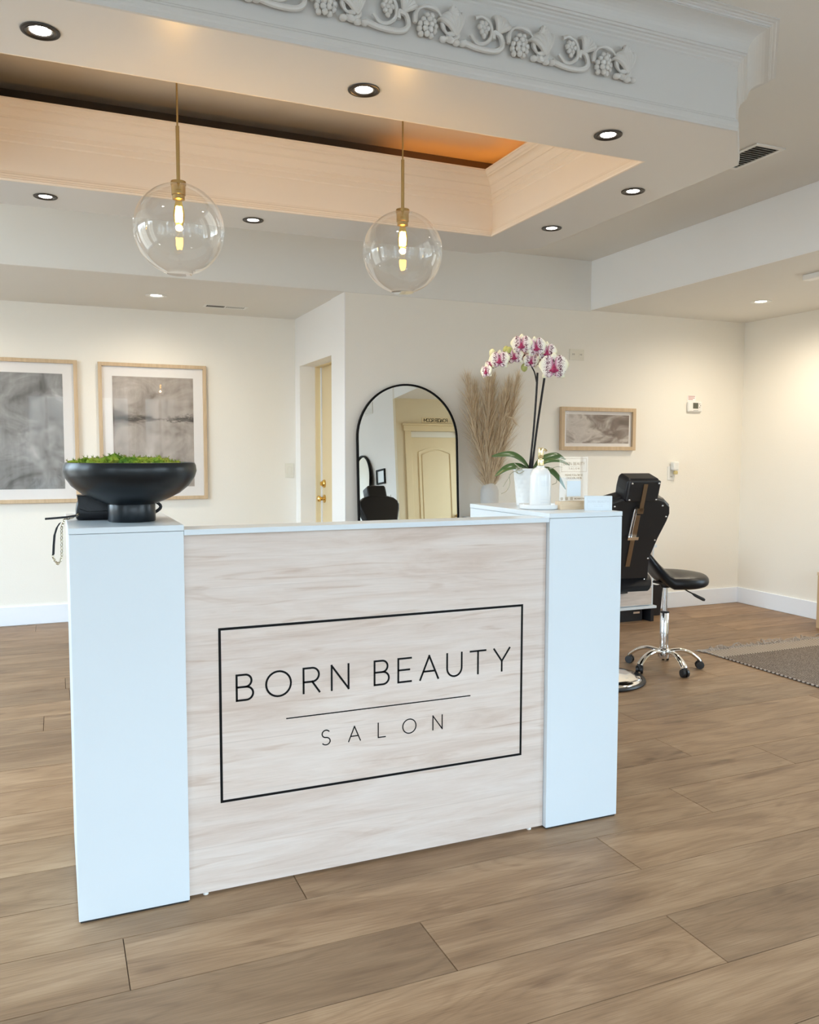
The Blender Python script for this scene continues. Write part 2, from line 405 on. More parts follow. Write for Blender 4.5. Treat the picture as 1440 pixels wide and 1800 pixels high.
def ribbon(mb, pts, fn, w, t=.0006):
    """polyline of constant width w as a thin raised solid; fn(u, v, h) -> 3D"""
    pts = [p for i, p in enumerate(pts) if i == 0 or (Vector(p) - Vector(pts[i - 1])).length > 1e-7]
    P = [Vector(p) for p in pts]
    for i in range(1, len(P) - 1):
        if (P[i] - P[i - 1]).normalized().dot((P[i + 1] - P[i]).normalized()) < -.05:
            ribbon(mb, pts[:i + 1], fn, w, t); ribbon(mb, pts[i:], fn, w, t * 1.08); return
    closed = (P[0] - P[-1]).length < 1e-6
    if closed: P = P[:-1]
    n = len(P); L = []; Rr = []
    for i in range(n):
        a = (P[i] - P[i - 1]) if (closed or i > 0) else (P[1] - P[0])
        b = (P[(i + 1) % n] - P[i]) if (closed or i < n - 1) else (P[-1] - P[-2])
        a.normalize(); b.normalize()
        na = Vector((-a.y, a.x)); nb = Vector((-b.y, b.x)); m = na + nb
        m = m / max(m.dot(na), .45) if m.length > 1e-4 else na
        q = P[i].copy()
        if not closed and i == 0: q -= a * w * .5
        if not closed and i == n - 1: q += b * w * .5
        L.append(q + m * w / 2); Rr.append(q - m * w / 2)
    rg = [[fn(l.x, l.y, 0), fn(r.x, r.y, 0), fn(r.x, r.y, t), fn(l.x, l.y, t)] for l, r in zip(L, Rr)]
    if closed: rg.append(rg[0])
    mb.rings(rg, True, not closed)
def text(mb, s, fn, h, w, gap, t=.0006, span=None, wordgap=.6, x0=0.):
    """stroke lettering; gap is in letter heights, or fitted so the text fills span"""
    adv = sum(G[c][0] if c != ' ' else wordgap for c in s)
    n = len(s) - 1
    if span is not None: gap = (span / h - adv) / n
    x = x0 / h
    for c in s:
        if c == ' ': x += wordgap + gap; continue
        wd, strokes = G[c]
        for st in strokes: ribbon(mb, [((x + u) * h, v * h) for u, v in st], fn, w, t)
        x += wd + gap
    return (x - gap) * h

# ================================================================== SETTING
YB, YA, XR, XS, XL, YF, YD = 5.6256, 6.9475, 5.5465, 3.945, -2.5, -3.2, 1.49
ZH, ZL, ZLA, ZS = 2.82, 2.44, 2.43, 2.475
T = .14

# floor: one mesh of individual planks running along X
fl = MB(); gap = .0017
rows = {0: .14, -1: .913, -2: 1.574 - 1.54, 1: .655}
k0 = int(math.floor((YF - 2.311) / .2405)) - 1
rr = random.Random(11)
for k in range(k0, 21):
    y0 = 2.311 + (k - 1) * .2405; y1 = y0 + .2405
    if y0 > YA: break
    off = rows.get(k, rr.uniform(0, 1.54))
    x = off - 1.54 * math.ceil((off - XL) / 1.54)
    while x < XR:
        x0, x1 = max(x, XL), min(x + 1.54, XR); ya, yb = max(y0, YF), min(y1, YA)
        if x1 - x0 > .01 and yb - ya > .005:
            r = rr.random(); zt, zb = 0., -.004
            top = [fl.v(p) for p in ((x0 + gap, ya + gap, zt), (x1 - gap, ya + gap, zt), (x1 - gap, yb - gap, zt), (x0 + gap, yb - gap, zt))]
            bot = [fl.v((v.co.x + (-.0012 if i in (0, 3) else .0012), v.co.y + (-.0012 if i < 2 else .0012), zb)) for i, v in enumerate(top)]
            fs = [fl.f(top)] + [fl.f([top[i], bot[i], bot[(i + 1) % 4], top[(i + 1) % 4]]) for i in range(4)]
            for f in fs: fl.rnd[f] = r
        x += 1.54
nb = len(fl.bm.faces); fl.box(XL, YF, -.06, XR, YA, -.0035)
fl.bm.faces.ensure_lookup_table()
for f in fl.bm.faces[nb:]: f.material_index = 1
struct('floor', fl, ['plank', 'seam'])

struct('wall_back', box(1.9, YB, 0, XR + T, YB + T, ZH + .1), 'wall')
struct('wall_alcove', box(XL - T, YA, 0, 1.9 + .3, YA + T, ZH), 'wall')
w = box(1.9, YB + T, 0, 2.2, 5.928, ZH).box(1.9, 6.807, 0, 2.2, YA, ZH).box(1.9, 5.928, 2.028, 2.2, 6.807, ZH)
w.box(1.894, YB, 0, 1.8999, 5.928, ZLA)
struct('wall_return', w, 'wall_smooth')

DX0, DX1 = 4.14, 4.81
struct('wall_bay', box(XS, YD - .07, 0, DX0, YD, ZL).box(DX1, YD - .07, 0, XR + T, YD, ZL).box(DX0, YD - .07, 2.03, DX1, YD, ZL), 'bay')
def wall_holes(axis, c0, c1, a0, a1, holes, ztop):
    """wall slab with rectangular openings; axis 'x' = runs along x"""
    mb = MB()
    def b(p, q, z0, z1):
        if q - p < .001 or z1 - z0 < .001: return
        mb.box(p, c0, z0, q, c1, z1) if axis == 'x' else mb.box(c0, p, z0, c1, q, z1)
    cur = a0
    for h0, h1, z0, z1 in sorted(holes):
        b(cur, h0, 0, ztop); b(h0, h1, 0, z0); b(h0, h1, z1, ztop); cur = h1
    b(cur, a1, 0, ztop); return mb
WF = [(-2.0, -1.3, .4, 2.4), (-.45, .25, .4, 2.4), (.75, 1.4, .4, 2.4), (1.62, 2.28, .4, 2.4)]
WS = [(-2.9, -1.5, .3, 2.5), (-1.25, .05, .3, 2.5)]
WL = [(-1.6, -.6, .3, 2.5), (2.1, 2.9, .2, 2.6), (3.3, 5.2, .2, 2.6), (5.9, 6.5, 1.35, 2.35)]
WR = [(2.0, 2.9, .6, 2.2)]  # unseen opening, added to bring daylight onto the bay and back wall
struct('wall_right', wall_holes('y', XR, XR + T, YD, YB, WR, ZH + .1), 'wall')
struct('wall_front', wall_holes('x', YF - T, YF, XL - T, XS + T, WF, ZH), 'wall_smooth')
struct('wall_side', wall_holes('y', XS, XS + T, YF, YD - .0702, WS, ZH), 'wall_smooth')
struct('wall_left', wall_holes('y', XL - T, XL, YF, YA, WL, ZH), 'wall_smooth')
wn = 0
def window(axis, c, a0, a1, z0, z1):
    global wn; wn += 1
    mb = MB(); e = .05; d = .03
    pts = [(a0, a0 + e, z0, z1), (a1 - e, a1, z0, z1), (a0 + e, a1 - e, z0, z0 + e), (a0 + e, a1 - e, z1 - e, z1), ((a0 + a1) / 2 - .02, (a0 + a1) / 2 + .02, z0 + e, z1 - e)]
    for p, q, u, v in pts: mb.box(p, c - d, u, q, c + d, v) if axis == 'x' else mb.box(c - d, p, u, c + d, q, v)
    struct('window_%d' % wn, mb, 'trim')
for a in WF: window('x', YF - T / 2, *a)
for a in WS: window('y', XS + T / 2, *a)
for a in WL: window('y', XL - T / 2, *a)
for a in WR: window('y', XR + T / 2, *a)
struct('trim_ground', box(-30, -40, -.35, 30, YF - .5, -.25), 'asphalt')

# ceilings
TX0, TX1, TY0, TY1 = -.305, 2.205, 2.79, 4.064
c = MB(); a, b_, e, g = TX0 - .2, TX1 + .2, TY0 - .2, TY1 + .2
c.box(XL, YF, ZH, a, YB, ZH + .1).box(b_, YF, ZH, XS, YB, ZH + .1).box(a, YF, ZH, b_, e, ZH + .1).box(a, g, ZH, b_, YB, ZH + .1)
struct('ceiling', c, 'ceil')
struct('ceiling_alcove', box(XL, YB + .002, ZLA, 1.9, YA, ZH), 'ceil')
struct('trim_bulkhead', box(XL, YB - .012, ZLA, XS - .006, YB - .001, ZH - .0005), 'mould2')
struct('trim_beam', box(XS - .006, YD, ZL, XS - .0005, YB - .001, ZH - .0005), 'beam')
struct('ceiling_bay', box(XS, YD - .07, ZL, XR, YB, ZH + .1), 'ceil')

# soffit with chamfered corners and a tray
ch = .269
ox0, ox1, oy0, oy1 = -.681, 2.575, 2.411, 4.435
OUT = [(ox0 + ch, oy0), (ox1 - ch, oy0), (ox1, oy0 + ch), (ox1, oy1 - ch), (ox1 - ch, oy1), (ox0 + ch, oy1), (ox0, oy1 - ch), (ox0, oy0 + ch)]
INN = [(TX0, TY0), (TX1, TY0), (TX1, TY1), (TX0, TY1)]
sf = MB()
allp = [Vector((x, y, 0)) for x, y in OUT] + [Vector((x, y, 0)) for x, y in INN]
vs = [sf.v((p.x, p.y, ZS)) for p in allp]
for tri in tessellate_polygon([allp[:8], allp[8:]]): sf.f([vs[i] for i in tri])
struct('ceiling_soffit', sf, 'soffit')
prof = [(0, ZS), (.006, ZS + .002), (.006, 2.49), (.009, 2.496), (.009, 2.509), (.003, 2.514), (.002, 2.519), (-.002, 2.523), (-.002, 2.528), (0, 2.70), (.004, 2.705), (.004, 2.711), (.010, 2.716), (.012, 2.721), (.018, 2.725), (.020, 2.729), (.026, 2.731), (.027, 2.738), (.031, 2.739)]
prof += [(.031 + .070 * (1 - math.cos(R(i * 9))), 2.739 + .060 * math.sin(R(i * 9))) for i in range(1, 11)]
prof += [(.101, 2.802), (.105, 2.802), (.106, 2.807), (.112, 2.809), (.114, 2.812), (.122, 2.813), (.126, 2.816), (.134, 2.817), (.134, 2.8205)]
struct('trim_crown', MB().sweep(OUT, prof), 'mould')
# tray moulding and cove
tp = [(0, ZS), (.008, ZS + .001), (.010, 2.483), (.004, 2.487), (.004, 2.494), (0, 2.497), (0, 2.505), (-.004, 2.509), (-.007, 2.520), (-.006, 2.600), (-.005, 2.640), (.000, 2.645), (.001, 2.668), (.007, 2.672), (.008, 2.690), (.014, 2.694), (.020, 2.712), (.028, 2.728), (.034, 2.730)]
tp += [(.034 + .034 * (1 - math.cos(R(i * 15))), 2.730 + .030 * math.sin(R(i * 15))) for i in range(1, 7)]
tp += [(.070, 2.766), (.078, 2.770), (.083, 2.784), (.089, 2.786), (.089, 2.793), (.082, 2.793)]
tray = MB().sweep(INN, tp, -1)
struct('trim_tray', tray, 'tray')
ZT = 2.916
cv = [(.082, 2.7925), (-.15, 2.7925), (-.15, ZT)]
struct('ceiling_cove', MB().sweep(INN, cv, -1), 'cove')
struct('ceiling_tray', box(TX0 - .16, TY0 - .16, ZT, TX1 + .16, TY1 + .16, ZT + .03), 'trayceil')
# orange led strip lying on the cove ledge, right-hand end and back right corner
ls = MB().box(TX1 + .06, TY1 - .75, 2.793, TX1 + .075, TY1 + .05, 2.801).box(TX1 - .55, TY1 + .06, 2.793, TX1 + .075, TY1 + .075, 2.801)
tag(ls.build('led_strip', 'strip', at=(TX1, TY1, 2.793)), 'orange glowing light strip hidden in the ceiling tray cove', 'light')

# baseboards
def bb(name, *bx):
    m = MB()
    for q in bx: m.box(*q)
    struct(name, m, 'trim', bevel=.004)
bb('baseboard_back', (1.9, YB - .014, 0, XR, YB - .0005, .138))
bb('baseboard_right', (XR - .014, YD + .001, 0, XR - .0005, YB - .0145, .138))
bb('baseboard_alcove', (XL, YA - .014, 0, 1.9, YA - .0005, .145))
bb('baseboard_return', (1.880, YB - .014, 0, 1.8935, 5.928, .138), (1.886, 6.807, 0, 1.8995, YA - .0145, .138))
bb('baseboard_side', (XS - .014, YF, 0, XS - .0005, YD, .138))

# door in the return wall: reveal, frame, slab with brass hardware
d1 = struct('door_1', box(2.078, 5.93, .005, 2.118, 6.765, 2.02), 'cream', bevel=.002)
def part(name, mb, mat, parent, label=None, **kw):
    o = mb.build(name, mat, parent=parent, **kw)
    if label: o['label'] = label
    return o
part('door_frame', box(2.03, 6.785, 0, 2.15, 6.806, 2.027).box(2.03, 5.93, 2.021, 2.15, 6.785, 2.0275), 'cream', d1)
part('light_gap_strip', box(2.066, 6.768, .01, 2.10, 6.7745, 2.018), 'trim', d1)  # added white strip standing in for light through the door gap
hy = 6.07 + .62
for nm, z in (('door_knob', .93), ('deadbolt', 1.055)):
    k = MB()
    k.rings([[(2.0775 - dx, 6.70 + r * math.cos(2 * PI * i / 24), z + r * math.sin(2 * PI * i / 24)) for i in range(24)] for dx, r in ((0, .034), (.008, .033), (.012, .018), (.03, .014), (.04, .024), (.055, .028), (.066, .02), (.068, .006))])
    if nm == 'deadbolt': k = MB(); k.rings([[(2.0775 - dx, 6.70 + r * math.cos(2 * PI * i / 24), z + r * math.sin(2 * PI * i / 24)) for i in range(24)] for dx, r in ((0, .034), (.012, .033), (.018, .026), (.024, .024), (.026, .006))]); k.box(2.0375, 6.694, z - .016, 2.052, 6.706, z + .016)
    part(nm, k, 'doorbrass', d1, smooth=True)

# powder-room door, casing and sign in the bay (seen in the leaning mirror)
d2 = struct('door_2', box(DX0 + .003, YD - .06, .008, DX1 - .003, YD - .02, 1.955), 'cream')
def yfront(y): return lambda u, v, t: (u, y + t, v)
pw, ph = .44, 0
xm = (DX0 + DX1) / 2
archp = [(xm - .235, .40), (xm + .235, .40), (xm + .235, 1.77)] + [(xm + .235 - .47 * i / 14, 1.77 + .06 * math.sin(PI * i / 14)) for i in range(1, 14)] + [(xm - .235, 1.77)]
arcin = [(xm + (u - xm) * .87, .43 + (v - .40) * .957) for u, v in archp]
part('raised_panel', MB().frame(archp, arcin, yfront(YD - .02), 0, .012).prism([(xm + (u - xm) * .8, .47 + (v - .40) * .92) for u, v in archp], yfront(YD - .02), 0, .008), 'cream', d2, bevel=.004)
part('transom_panel', box(DX0 + .003, YD - .06, 1.958, DX1 - .003, YD - .03, 2.028), 'ivory', d2)
cs = MB().box(DX0 - .085, YD + .0005, 0, DX0, YD + .02, 2.03).box(DX1, YD + .0005, 0, DX1 + .085, YD + .02, 2.03).box(DX0 - .10, YD + .0005, 2.03, DX1 + .10, YD + .024, 2.10).box(DX0 - .12, YD + .0005, 2.10, DX1 + .12, YD + .045, 2.122)
part('door_casing', cs, 'cream', d2, bevel=.003)
part('door_knob', MB().ball((DX1 - .07, YD + .035, .95), .028).cyl((DX1 - .07, YD - .02, .95), (DX1 - .07, YD + .03, .95), .012), 'doorbrass', d2, smooth=True)
sg = thing('door_sign', 'small framed sign reading POWDER ROOM above the cream panelled door', 'sign', (4.49, YD + .001, 2.15))
part('backing', box(4.30, YD + .001, 2.135, 4.68, YD + .007, 2.205), 'cream', sg, bevel=.002)
fnp = lambda u, v, t: (4.66 - u, YD + .0072 + t, 2.150 + v)
tm = MB(); text(tm, '-POWDER ROOM-', fnp, .040, .0065, .2, span=.335)
part('lettering', tm, 'vinyl', sg)

# ================================================================== PICTURES
def picture(name, label, x0, x1, z0, z1, ywall, fw, mw, art, dep=.03):
    cx_, cz_ = (x0 + x1) / 2, (z0 + z1) / 2
    t = thing(name, label, 'picture', (cx_, ywall - .001, cz_))
    f = yfront(ywall - .001)
    rect = lambda d: [(x0 + d, z0 + d), (x1 - d, z0 + d), (x1 - d, z1 - d), (x0 + d, z1 - d)]
    part('frame', MB().frame(rect(0), rect(fw), f, 0, -dep), 'frame', t, bevel=.0015)
    part('mat_board', box(x0 + fw, ywall - .014, z0 + fw, x1 - fw, ywall - .004, z1 - fw), 'mat', t)
    part('print', box(x0 + fw + mw, ywall - .0155, z0 + fw + mw * 1.0, x1 - fw - mw, ywall - .0142, z1 - fw - mw), art, t)
    part('glazing', box(x0 + fw, ywall - .022, z0 + fw, x1 - fw, ywall - .0195, z1 - fw), 'glass', t)
    return t
picture('framed_print', 'large grey abstract print in a pale oak frame, cut by the left edge', -.64, .183, .928, 2.012, YA, .028, .078, 'art1')
picture('framed_print', 'large beige abstract print with a dark shoreline streak, pale oak frame', .331, 1.152, .936, 2.008, YA, .027, .076, 'art2')
picture('framed_print', 'small wide brown brushstroke print in a pale frame beside the orchid', 3.668, 4.382, 1.336, 1.676, YB, .030, .026, 'art3', .035)

# ================================================================== LEANING ARCHED MIRROR
def arch(hw, h, b=0., n=40):
    return [(-hw, b), (hw, b), (hw, h - hw)] + [(hw * math.cos(PI * i / n), h - hw + hw * math.sin(PI * i / n)) for i in range(1, n)] + [(-hw, h - hw)]
mr = thing('arched_mirror', 'tall black rimmed arched floor mirror leaning on the back wall', 'mirror', (2.362, YB - .128, .001), local=True)
mr.rotation_euler = (R(-3.1), 0, 0)
fm = lambda u, v, t: (u, t, v)
part('rim', MB().frame(arch(.395, 1.81), arch(.382, 1.797, .013), fm, 0, .026), 'vinyl', mr, bevel=.002)
part('mirror_glass', MB().prism(arch(.3825, 1.7975, .0125), fm, .008, .022), 'mirror', mr)
# second arched mirror and framed certificate on the side wall (seen by reflection)
fs = lambda u, v, t: (-t, u, v)
m2 = thing('arched_mirror', 'black rimmed arched mirror leaning on the pale side wall, reflected behind the chair', 'mirror', (XS - .185, .27, .003), local=True)
m2.rotation_euler = (0, R(5.5), 0)
part('rim', MB().frame(arch(.40, 1.85), arch(.378, 1.828, .022), fs, 0, .03), 'vinyl', m2, bevel=.003)
part('mirror_glass', MB().prism(arch(.379, 1.829, .021), fs, .002, .012), 'mirror', m2)
ct = thing('certificate_frame', 'small black framed certificate hanging beside the reflected arched mirror', 'picture', (XS - .001, .92, 1.5))
fc = lambda u, v, t: (XS - .001 - t, u, v)
q = lambda d: [(.775 + d, 1.405 + d), (1.075 - d, 1.405 + d), (1.075 - d, 1.60 - d), (.775 + d, 1.60 - d)]
part('frame', MB().frame(q(0), q(.022), fc, 0, .02), 'vinyl', ct, bevel=.001)
part('paper', MB().prism(q(.021), fc, .001, .006), 'lam', ct)
tag(box(XS - .012, 1.15, 1.13, XS - .001, 1.23, 1.25).build('light_switch', 'plastic', at=(XS - .001, 1.19, 1.19), bevel=.002), 'white switch plate on the side wall near the powder room corner', 'switch')
gr = thing('wall_vent', 'white return grille high on the side wall, seen in the mirror', 'vent', (XS - .001, .55, 2.45))
part('frame', MB().frame([(.40, 2.37), (.70, 2.37), (.70, 2.53), (.40, 2.53)], [(.42, 2.39), (.68, 2.39), (.68, 2.51), (.42, 2.51)], fc, 0, .008), 'plastic', gr)
lv = MB()
for i in range(8): lv.box(XS - .007, .42, 2.395 + i * .0145, XS - .002, .68, 2.403 + i * .0145)
part('louvers', lv, 'plastic', gr)

# ================================================================== RECEPTION DESK
DZ = 1.109
dk = thing('reception_desk', 'white reception desk with whitewashed wood front and salon lettering', 'desk', (.94, 2.447, 0))
def pillar(x0, x1, nm):
    y0, y1 = 2.427, 3.02
    body = box(x0, y0, .006, x1, y1, DZ - .0175)
    p = part('side_pillar', body, 'lam', dk, bevel=.0012)
    part('pillar_top', box(x0 - .001, y0 - .001, DZ - .0165, x1 + .001, y1 + .001, DZ), 'lam', p, bevel=.0012)
    part('plinth', box(x0 + .004, y0 + .004, 0, x1 - .004, y1 - .004, .0055), 'dark', p)
pillar(.032, .3345, 'L'); pillar(1.551, 1.850, 'R')
fp = part('front_panel', box(.336, 2.447, .008, 1.5495, 2.466, 1.0785), 'panel', dk)
part('counter_ledge', box(.3355, 2.428, 1.0790, 1.5500, 2.54, 1.095), 'lam', dk, bevel=.001)
part('modesty_rail', box(.3355, 2.47, .03, 1.5500, 2.488, 1.0785), 'lam', dk)
part('worktop', box(.3355, 2.489, .72, 1.5500, 3.00, .745), 'lam', dk)
fd = lambda u, v, t: (u, 2.4468 - t, v)
lf = MB(); fr = .0075
rc = lambda d: [(.431 + d, .274 + d), (1.461 - d, .274 + d), (1.461 - d, .8005 - d), (.431 + d, .8005 - d)]
lf.frame(rc(0), rc(fr), fd, 0, .0007); ribbon(lf, [(.634, .5055), (1.260, .5055)], fd, .0036, .0007)
part('logo_border', lf, 'vinyl', fp)
def letters(s_, x, z, h, w, span):
    gap_ = (span / h - sum(G[c][0] for c in s_)) / (len(s_) - 1); u = 0
    for c in s_:
        lt = MB()
        for st_ in G[c][1]: ribbon(lt, [(x + (u + a) * h, z + b * h) for a, b in st_], fd, w, .0007)
        part('letter', lt, 'vinyl', fp); u += G[c][0] + gap_
letters('BORN', .483, .578, .0765, .0060, .350)
letters('BEAUTY', .920, .578, .0765, .0060, .490)
letters('SALON', .745, .4065, .0465, .0036, .413)
for x in (.385, 1.50): part('foot', MB().cyl((x, 2.456, 0), (x, 2.456, .0085), .008), 'plastic', dk)

# ------------------------------------------------------------------ bowl, moss, bag
bc = (.212, 2.625, DZ)
bw = thing('footed_bowl', 'large matte black footed bowl on the left desk pillar', 'bowl', bc)
pb = [(.062, .050), (.075, .054), (.105, .066), (.140, .084), (.168, .107), (.184, .131), (.190, .150), (.188, .166), (.184, .175), (.181, .1755), (.179, .172), (.182, .150), (.172, .125), (.14, .098), (.09, .078), (.0, .07)]
part('bowl_body', MB().lathe(pb, bc, 72, False), 'ceramic', bw, smooth=True)
part('pedestal_foot', MB().lathe([(.0665, 0), (.068, .002), (.068, .052), (.066, .056)], bc, 56), 'ceramic', bw, smooth=True, bevel=.001)
ms = MB(); rm = random.Random(3)
clumps = [(-.135, .0, .055), (-.10, -.08, .05), (-.09, .08, .05), (-.05, -.02, .06), (.0, -.10, .055), (0, .07, .06), (.035, -.03, .065), (.07, -.09, .05), (.085, .06, .055), (.115, -.02, .045), (-.01, .13, .04), (.02, -.14, .035), (-.13, -.06, .035), (-.145, .05, .03), (.13, .05, .03)]
pts_m = []
for cx_, cy_, r in clumps:
    n0 = len(ms.bm.verts)
    zo = rm.uniform(-.010, .006)
    ms.ball((bc[0] + cx_, bc[1] + cy_, DZ + .150 + zo), (r * .92, r * .92, r * .78), 3)
    ms.bm.verts.ensure_lookup_table()
    ctr = Vector((bc[0] + cx_, bc[1] + cy_, DZ + .15))
    for v in ms.bm.verts[n0:]:
        d = (v.co - ctr); k = 1 + .30 * noise.noise(v.co * 55) + .14 * noise.noise(v.co * 140)
        v.co = ctr + d * k
        rr_ = math.hypot(v.co.x - bc[0], v.co.y - bc[1])
        if rr_ > .176: f = .176 / rr_; v.co.x = bc[0] + (v.co.x - bc[0]) * f; v.co.y = bc[1] + (v.co.y - bc[1]) * f
        if v.co.z > DZ + .160: pts_m.append((v.co.copy(), d.normalized()))
    
for i in range(5200):
    p, d = rm.choice(pts_m); d = (d + Vector((rm.uniform(-.9, .9), rm.uniform(-.9, .9), rm.uniform(-.2, .7)))).normalized()
    s_ = d.orthogonal().normalized() * rm.uniform(.0006, .0014); L_ = rm.uniform(.004, .011)
    ms.f([ms.v(p - s_), ms.v(p + s_), ms.v(p + d * L_)])
tag(ms.build('moss', 'moss', at=(bc[0], bc[1], DZ + .14), fix=False), 'mounded green preserved moss filling the black bowl', 'moss', kind='stuff')

bg = thing('handbag', 'small black handbag with gold chain strap behind the black bowl', 'bag', (.17, 2.735, DZ))
bb_ = MB()
rg = []
for i, (z, s_) in enumerate(((0, .94), (.006, 1), (.03, 1.0), (.05, .97), (.066, .9), (.072, .8))):
    rg.append([(.17 + .112 * s_ * sx, 2.735 + .036 * s_ * sy, DZ + z) for sx, sy in ((-1, -.8), (-.9, -1), (.9, -1), (1, -.8), (1, .8), (.9, 1), (-.9, 1), (-1, .8))])
bb_.rings(rg); part('bag_body', bb_, 'leather', bg, smooth=True, bevel=.003)
part('flap', MB().prism([(.062, DZ + .075), (.278, DZ + .075), (.274, DZ + .035), (.25, DZ + .026), (.09, DZ + .026), (.066, DZ + .035)], yfront(2.6985), -.004, 0).box(.062, 2.695, DZ + .071, .278, 2.77, DZ + .0755), 'leather', bg, bevel=.002)
part('handle_loop', MB().tube([(.28 + .028 * math.sin(PI * i / 10), 2.735, DZ + .012 + .045 * i / 10) for i in range(11)], .005, 10), 'leather', bg, smooth=True)
lnk = MB()
path = [Vector((.068, 2.70, DZ + .020)), Vector((.045, 2.695, DZ + .010)), Vector((.026, 2.69, DZ + .006)), Vector((.018, 2.69, DZ - .015))] + [Vector((.017 - .0002 * i, 2.69, DZ - .015 - .010 * i)) for i in range(1, 10)]
path += [Vector((.012, 2.69, DZ - .118)), Vector((.004, 2.69, DZ - .128)), Vector((-.004, 2.69, DZ - .118)), Vector((-.008, 2.69, DZ - .108)), Vector((-.010, 2.69, DZ - .1))]
def chain(mb, P, r=.0046, w=.0013):
    acc = 0; k = 0
    for a, b in zip(P[:-1], P[1:]):
        L_ = (b - a).length; n = max(1, round(L_ / .0068))
        for i in range(n):
            c_ = a.lerp(b, (i + .5) / n); d = (b - a).normalized(); u = d.orthogonal().normalized(); v_ = d.cross(u)
            ax = u if k % 2 else v_
            mb.tube([c_ + d * r * 1.15 * math.cos(2 * PI * j / 8) + ax * r * .75 * math.sin(2 * PI * j / 8) for j in range(9)], w, 5, False); k += 1
chain(lnk, path); part('chain_strap', lnk, 'chain', bg, smooth=True)
part('leather_strap', MB().rings([[(x - .0035, 2.685, z - .002), (x + .0035, 2.685, z + .002), (x + .0035, 2.693, z + .002), (x - .0035, 2.693, z - .002)] for x, z in ((.013, DZ - .004), (.004, DZ - .018), (-.003, DZ - .04), (-.006, DZ - .07), (-.008, DZ - .1))]), 'leather', bg, bevel=.001)
part('zip_pull', MB().rings([[(x, 2.672, z - .003), (x, 2.679, z - .003), (x, 2.679, z + .003), (x, 2.672, z + .003)] for x, z in ((.058, DZ + .017), (.03, DZ + .013), (.0, DZ + .011), (-.028, DZ + .0095))]), 'leather', bg, bevel=.001)

# ------------------------------------------------------------------ right pillar: orchid, soap, sign, cards
pc = (1.713, 2.824, DZ)
oc = thing('potted_orchid', 'moth orchid with magenta spotted cream flowers in a white dimpled pot', 'plant', pc)
pot = MB(); rg = []
NP = 64
for r, z in ((.050, 0), (.054, .003), (.0555, .02)): rg.append((r, z))
zz = .02
for i in range(1, 22): rg.append((.0555 + .011 * i / 21, .02 + .118 * i / 21))
rg += [(.068, .141), (.0685, .145), (.066, .146), (.063, .143), (.061, .115)]
rings_ = []
for j, (r, z) in enumerate(rg):
    ring = []
    for k in range(NP):
        d = 0
        if 3 <= j <= 23:
            d = -.0022 * max(0, math.cos(k / NP * 2 * PI * 14 + (PI if (j // 3) % 2 else 0))) * abs(math.sin(PI * j / 3))
        ring.append((pc[0] + (r + d) * math.cos(2 * PI * k / NP), pc[1] + (r + d) * math.sin(2 * PI * k / NP), DZ + z))
    rings_.append(ring)
part('pot', pot.rings(rings_, True, False), 'whitecer', oc, smooth=True)
bk = MB().lathe([(.0, .112), (.062, .118), (.055, .128), (0, .134)], pc, 20, False)
rb = random.Random(5)
for i in range(60):
    a = rb.uniform(0, 2 * PI); r = rb.uniform(0, .052)
    bk.ball((pc[0] + r * math.cos(a), pc[1] + r * math.sin(a), DZ + .131), (rb.uniform(.004, .009),) * 3, 1)
part('bark_mix', bk, 'bark', oc)
# right / depth helper axes of the counter: e1 = to the right along the pillar, roughly facing the room
E1 = Vector((.9206, -.391, 0)); E2 = Vector((.391, .9206, 0)); UP = Vector((0, 0, 1))
PC = Vector(pc)
CELL = .00222
def op(a, b, dep=0.):      # plant sketch grid of 2.22 mm cells, pot foot at cell (933, 887): right, up, deeper
    return PC + E1 * ((a - 933) * CELL) + UP * ((887 - b) * CELL) + E2 * dep
def leaf(mb, pts, wid, tilt=.75, fold=.25):
    n = len(pts); rows_ = []
    for i, p in enumerate(pts):
        d = (pts[min(i + 1, n - 1)] - pts[max(i - 1, 0)]).normalized()
        sd = d.cross(UP); sd = sd.normalized() if sd.length > .05 else E2
        if sd.dot(E2) < 0: sd = -sd
        sd = Matrix.Rotation(tilt, 3, d if d.dot(E1) > 0 else -d) @ sd
        nn = sd.cross(d).normalized()
        t = i / (n - 1); w_ = wid * (math.sin(PI * min(1, (t * .88 + .12))) ** .6) if t < 1 else .001
        rows_.append([p - sd * w_ + nn * fold * w_, p - sd * w_ * .5 + nn * fold * .3 * w_, p, p + sd * w_ * .5 + nn * fold * .3 * w_, p + sd * w_ + nn * fold * w_])
    rows2 = [[q_ - (0.0022 * UP) for q_ in r] for r in rows_]
    rgs = [a + b[::-1] for a, b in zip(rows_, rows2)]
    mb.rings(rgs)
def spl(P, n=14):
    P = [Vector(p) for p in P]; out = []
    Q = [P[0] * 2 - P[1]] + P + [P[-1] * 2 - P[-2]]
    for i in range(1, len(Q) - 2):
        for k in range(n):
            t = k / n; a, b, c_, d = Q[i - 1:i + 3]
            out.append(.5 * (2 * b + (c_ - a) * t + (2 * a - 5 * b + 4 * c_ - d) * t * t + (3 * b - a - 3 * c_ + d) * t ** 3))
    return out + [P[-1]]
leaves = [([op(930, 822), op(915, 806, -.01), op(895, 797, -.02), op(863, 800, -.03)], .017),
          ([op(928, 822), op(912, 818, -.03), op(890, 820, -.05), op(868, 834, -.06)], .016),
          ([op(940, 822), op(958, 803, .02), op(982, 797, .03), op(998, 805, .04)], .017),
          ([op(940, 822), op(958, 808, -.02), op(980, 806, -.03), op(999, 815, -.03)], .010),
          ([op(942, 822), op(965, 822, -.02), op(982, 838, -.03), op(993, 857, -.03)], .013)]
for P, wd in leaves:
    m = MB(); leaf(m, spl(P, 8), wd); part('leaf', m, 'leaf', oc, smooth=True)
